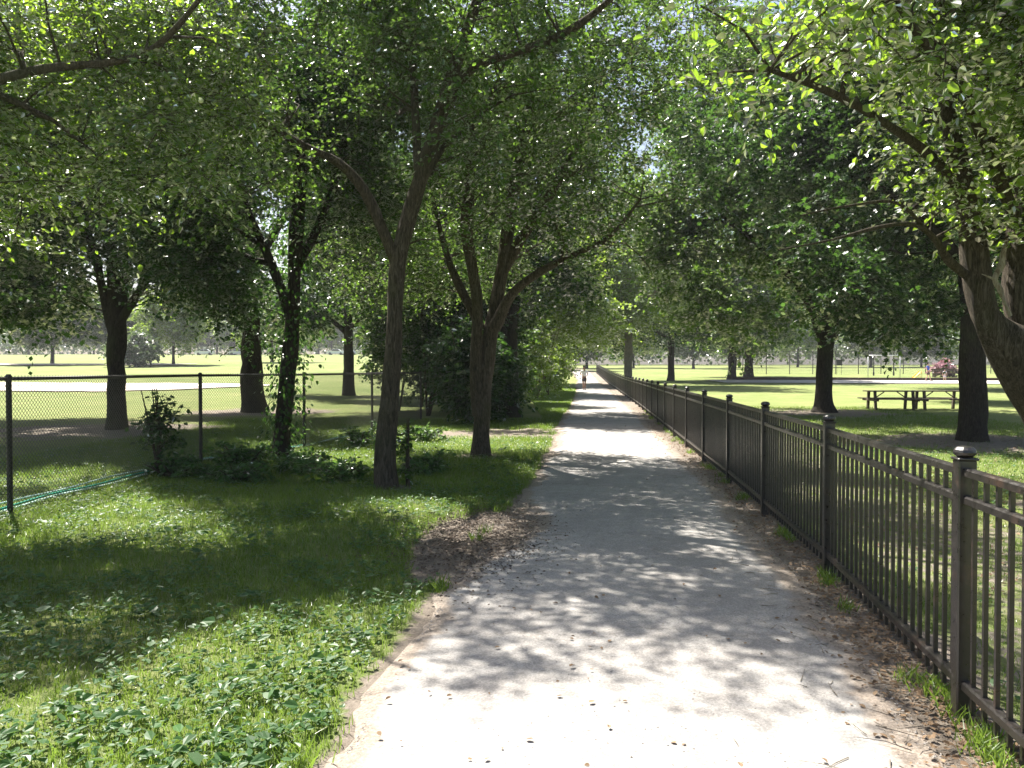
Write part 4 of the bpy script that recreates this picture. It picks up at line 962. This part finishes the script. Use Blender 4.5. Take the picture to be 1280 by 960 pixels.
# ------------------------------------------------------------------ far things on the left
x0, y0 = place(255, 150); z = tz(x0, y0)
root = empty('lawn_pole', (x0, y0, z), 0, 'thin pale pole with a small flag standing on the far left lawn', 'flag pole')
MB().tube([(0, 0, 0), (0, 0, 2.2)], .03, 8).build('pole', M['paint_white'], root, smooth=True)
MB().box((.2, 0, 2.05), (.36, .012, .24), .003).build('flag', M['paint_white'], root)
def car(x, y, rz, paint, label):
    z = tz(x, y); root = empty('parked_car', (x, y, z), rz, label, 'car', 'cars parked beyond the left lawn')
    side = [(-2.15, .35), (-2.2, .75), (-2.0, .92), (-1.2, 1.0), (-.7, 1.42), (.7, 1.45), (1.35, 1.02), (2.1, .9), (2.2, .6), (2.15, .33)]
    k = len(side); V = [(a, w_ * (1 if b < 1.01 else .82), b) for w_ in (-.88, .88) for a, b in side]
    F = [(j, (j + 1) % k, k + (j + 1) % k, k + j) for j in range(k)]
    MB().add(V, [np.array(F), np.array([list(range(k))[::-1], list(range(k, 2 * k))])]).build('body', paint, root)
    for sy in (-1, 1):
        V = np.array([(-1.0, sy * .86, 1.04), (-.66, sy * .745, 1.37), (.64, sy * .745, 1.39), (1.1, sy * .86, 1.04)])
        MB().add(np.vstack([V, V + (0, sy * .03, 0)]), [np.array([(0, 1, 2, 3), (7, 6, 5, 4), (0, 4, 5, 1), (1, 5, 6, 2), (2, 6, 7, 3), (3, 7, 4, 0)])]).build('side_window', M['glass_dark'], root)
        for sx in (-1.35, 1.35):
            a = MB(); t = np.linspace(0, 2 * np.pi, 16, endpoint=False)
            V = [(sx + .33 * math.cos(q), yy, .33 + .33 * math.sin(q)) for yy in (sy * .72, sy * .92) for q in t]
            a.add(V, [np.array([(j, (j + 1) % 16, 16 + (j + 1) % 16, 16 + j) for j in range(16)]), np.array([list(range(16)), list(range(16, 32))])]).build('wheel', M['rubber'], root)
for px, d, p, l in ((256, 196, 'paint_white', 'white car parked beyond the left lawn, left of the broad trunk'), (298, 197, 'paint_silver', 'silver car parked beyond the left lawn, just left of the broad trunk'), (420, 200, 'paint_white', 'white car parked far beyond the lawn, below the stone tower'), (436, 202, 'paint_silver', 'silver car parked beside the white one below the stone tower')):
    x0, y0 = place(px, d); car(x0, y0, rng.uniform(-.2, .2), M[p], l)
x0, y0 = place(440, 400); z = tz(x0, y0) - .5
root = empty('church_tower', (x0, y0, z), R(12), 'hazy stone tower with pinnacles far beyond the left lawn', 'tower')
MB().box((0, 0, 16), (7, 7, 32), .1).build('wall', M['stone'], root)
for sx in (-1, 1):
    for sy in (-1, 1):
        MB().lathe((sx * 3.1, sy * 3.1, 32), [(.5, 0), (.5, 1.5), (.02, 4.5)], 8).build('pinnacle', M['stone'], root)
for k in (-1, 1):
    for a in range(4):
        w_ = MB().box((k * 1.5, -3.52, 26), (1.2, .1, 6), .02); o = w_.build('window', M['slate'], root); o.rotation_euler = (0, 0, a * math.pi / 2)
MB().box((0, 0, 32.3), (7.3, 7.3, .6), .1).build('parapet', M['stone'], root)

# ------------------------------------------------------------------ people
def skin(name, J, E, mat, parent, lv=2, root=0):
    me = bpy.data.meshes.new(name); me.from_pydata([j[:3] for j in J], E, [])
    o = bpy.data.objects.new(name, me); COL.objects.link(o)
    m = o.modifiers.new('s', 'SKIN'); m.use_smooth_shade = True
    for i, j in enumerate(J):
        sv = me.skin_vertices[0].data[i]; sv.radius = (j[3], j[4] if len(j) > 4 else j[3]); sv.use_root = (i == root)
    u = o.modifiers.new('u', 'SUBSURF'); u.levels = lv; u.render_levels = lv
    dg = bpy.context.evaluated_depsgraph_get(); ev = o.evaluated_get(dg); nm = bpy.data.meshes.new_from_object(ev)
    o.modifiers.clear(); o.data = nm; nm.materials.clear(); nm.materials.append(mat); o.parent = parent
    return o
def person(x, y, rz, h, label, skinm, shirt, short, pose, top_r=1.0):
    z = tz(x, y); k = h / 1.75
    root = empty('person', (x, y, z + .005 + .0008 * max(0, y - 20)), rz, label, 'person', None); root.scale = (k, k, k)
    # facing -Y. pose: knees, ankles, elbows, wrists (left then right)
    (kl, al), (kr, ar), (el_, wl), (er, wr) = pose
    J = [(0, 0, .95, .145, .11), (0, 0, 1.12, .13, .095), (0, 0, 1.32, .16, .105), (0, -.005, 1.45, .09, .07), (0, -.01, 1.53, .05, .055), (0, -.02, 1.60, .068, .08), (0, -.015, 1.69, .072, .088), (0, -.105, 1.625, .012, .012)]
    E = [(0, 1), (1, 2), (2, 3), (3, 4), (4, 5), (5, 6), (5, 7)]
    def add(p, par): J.append(p); E.append((par, len(J) - 1)); return len(J) - 1
    for s, kn, an, eb, wt in ((1, kl, al, el_, wl), (-1, kr, ar, er, wr)):
        hp = add((s * .095, 0, .90, .088), 0); kk = add((*kn, .058), hp); cf = add(tuple(np.array(kn) * .6 + np.array(an) * .4 + (0, .015, 0)) + (.055,), kk)
        a2 = add((*an, .036), cf); add((an[0] + s * .01, an[1] - .13, an[2] - .045, .038, .026), a2)
        sh = add((s * .185, 0, 1.42, .055), 2); e2 = add((*eb, .042), sh); w2 = add((*wt, .027), e2)
        d = np.array(wt) - np.array(eb); d = d / np.linalg.norm(d); pm = np.array(wt) + d * .06; p2 = add((*pm, .036, .018), w2)
        sv = np.cross(d, (0, 0, 1.0)); sv = sv / (np.linalg.norm(sv) + 1e-6); up = np.cross(sv, d)
        for q, (o_, l_) in enumerate(((-.027, .055), (-.009, .066), (.009, .062), (.027, .048))):
            f1 = pm + sv * o_ + d * .04; a_ = add((*f1, .0085), p2); add((*(f1 + d * l_ * .8 - up * .02), .0075), a_)
        t1 = pm - sv * .035 - d * .01; a_ = add((*t1, .010), p2); add((*(t1 - sv * .015 + d * .035), .008), a_)
    skin('body', J, E, skinm, root)
    P = [(0, 0, .93, .155, .12), (0, 0, 1.12, .15 * top_r, .112), (0, 0, 1.32, .178, .122), (0, 0, 1.44, .11, .085)]
    Es = [(0, 1), (1, 2), (2, 3)]
    for s, eb in ((1, el_), (-1, er)):
        P.append((s * .185, 0, 1.42, .070)); Es.append((2, len(P) - 1)); m_ = np.array((s * .185, 0, 1.42)) * .35 + np.array(eb) * .65; P.append((*m_, .062)); Es.append((len(P) - 2, len(P) - 1))
    skin('shirt', P, Es, shirt, root, 1)
    P = [(0, 0, .97, .15, .118), (0, 0, .90, .15, .118)]; Es = [(0, 1)]
    for s, kn in ((1, kl), (-1, kr)):
        P.append((s * .10, 0, .82, .105)); Es.append((1, len(P) - 1)); m_ = np.array((s * .095, 0, .9)) * .2 + np.array(kn) * .8; P.append((*m_, .088)); Es.append((len(P) - 2, len(P) - 1))
    skin('shorts', P, Es, short, root, 1)
    skin('hair', [(0, .015, 1.70, .083, .092), (0, .02, 1.755, .05, .06), (0, .055, 1.64, .066, .05)], [(0, 1), (0, 2)], M['hair'], root, 2)
    for s in (-1, 1):
        MB().lathe((s * .030, -.099, 1.652), [(.002, -.010), (.010, -.006), (.012, 0), (.010, .006), (.002, .010)], 8).build('eye', M['white_dot'], root)
        MB().lathe((s * .078, .0, 1.625), [(.006, -.03), (.014, -.01), (.015, .015), (.006, .03)], 8).build('ear', skinm, root)
    MB().box((0, -.098, 1.573), (.045, .012, .010), .004).build('mouth', M['red_plastic'], root)
    for s, an in ((1, al), (-1, ar)):
        MB().box((an[0] + s * .008, an[1] - .055, an[2] - .035), (.095, .27, .085), .03).build('shoe', M['shoe'], root)
    return root
run = (((.09, -.12, .52), (.085, .02, .085)), ((-.085, -.02, .50), (-.075, .22, .20)), ((.28, .10, 1.17), (.17, -.12, 1.10)), ((-.28, .06, 1.18), (-.14, -.20, 1.22)))
run = (((.075, -.03, .50), (.065, .0, .085)), ((-.07, -.10, .53), (-.06, .10, .10)), ((.29, .08, 1.17), (.20, -.16, 1.08)), ((-.29, .08, 1.17), (-.17, -.16, 1.12)))
person(5.05, 56, 0, 1.68, 'person in a white t-shirt and dark shorts jogging along the path', M['skin_a'], M['cloth_white'], M['cloth_dark'], run)
walk = (((.12, -.12, .50), (.14, -.20, .085)), ((-.11, .02, .49), (-.13, .16, .10)), ((.25, .06, 1.15), (.24, -.10, .92)), ((-.26, .04, 1.16), (-.27, -.06, .90)))
x0, y0 = place(1160, 76)
person(x0, y0, .7, 1.72, 'person in a blue shirt and black shorts standing near the yellow slide', M['skin_b'], M['cloth_blue'], M['cloth_dark'], walk)
x0, y0 = place(1181, 74)
person(x0, y0, -.5, 1.15, 'small child in pale clothes on the far playground path', M['skin_b'], M['cloth_pale'], M['cloth_pale'], walk)

# ------------------------------------------------------------------ haze
hz = MB().box((0, 230, 19.5), (900, 560, 50)).build('haze', M['white_dot'])
tag(hz, kind='stuff')
hm = bpy.data.materials.new('haze_air'); hm.use_nodes = True; t = hm.node_tree; t.nodes.clear()
pv = N(t, 'ShaderNodeVolumePrincipled'); pv.inputs['Density'].default_value = .0004; pv.inputs['Color'].default_value = (.93, .95, 1, 1); pv.inputs['Anisotropy'].default_value = .3
o = N(t, 'ShaderNodeOutputMaterial'); t.links.new(pv.outputs[0], o.inputs['Volume'])
hz.data.materials.clear(); hz.data.materials.append(hm)
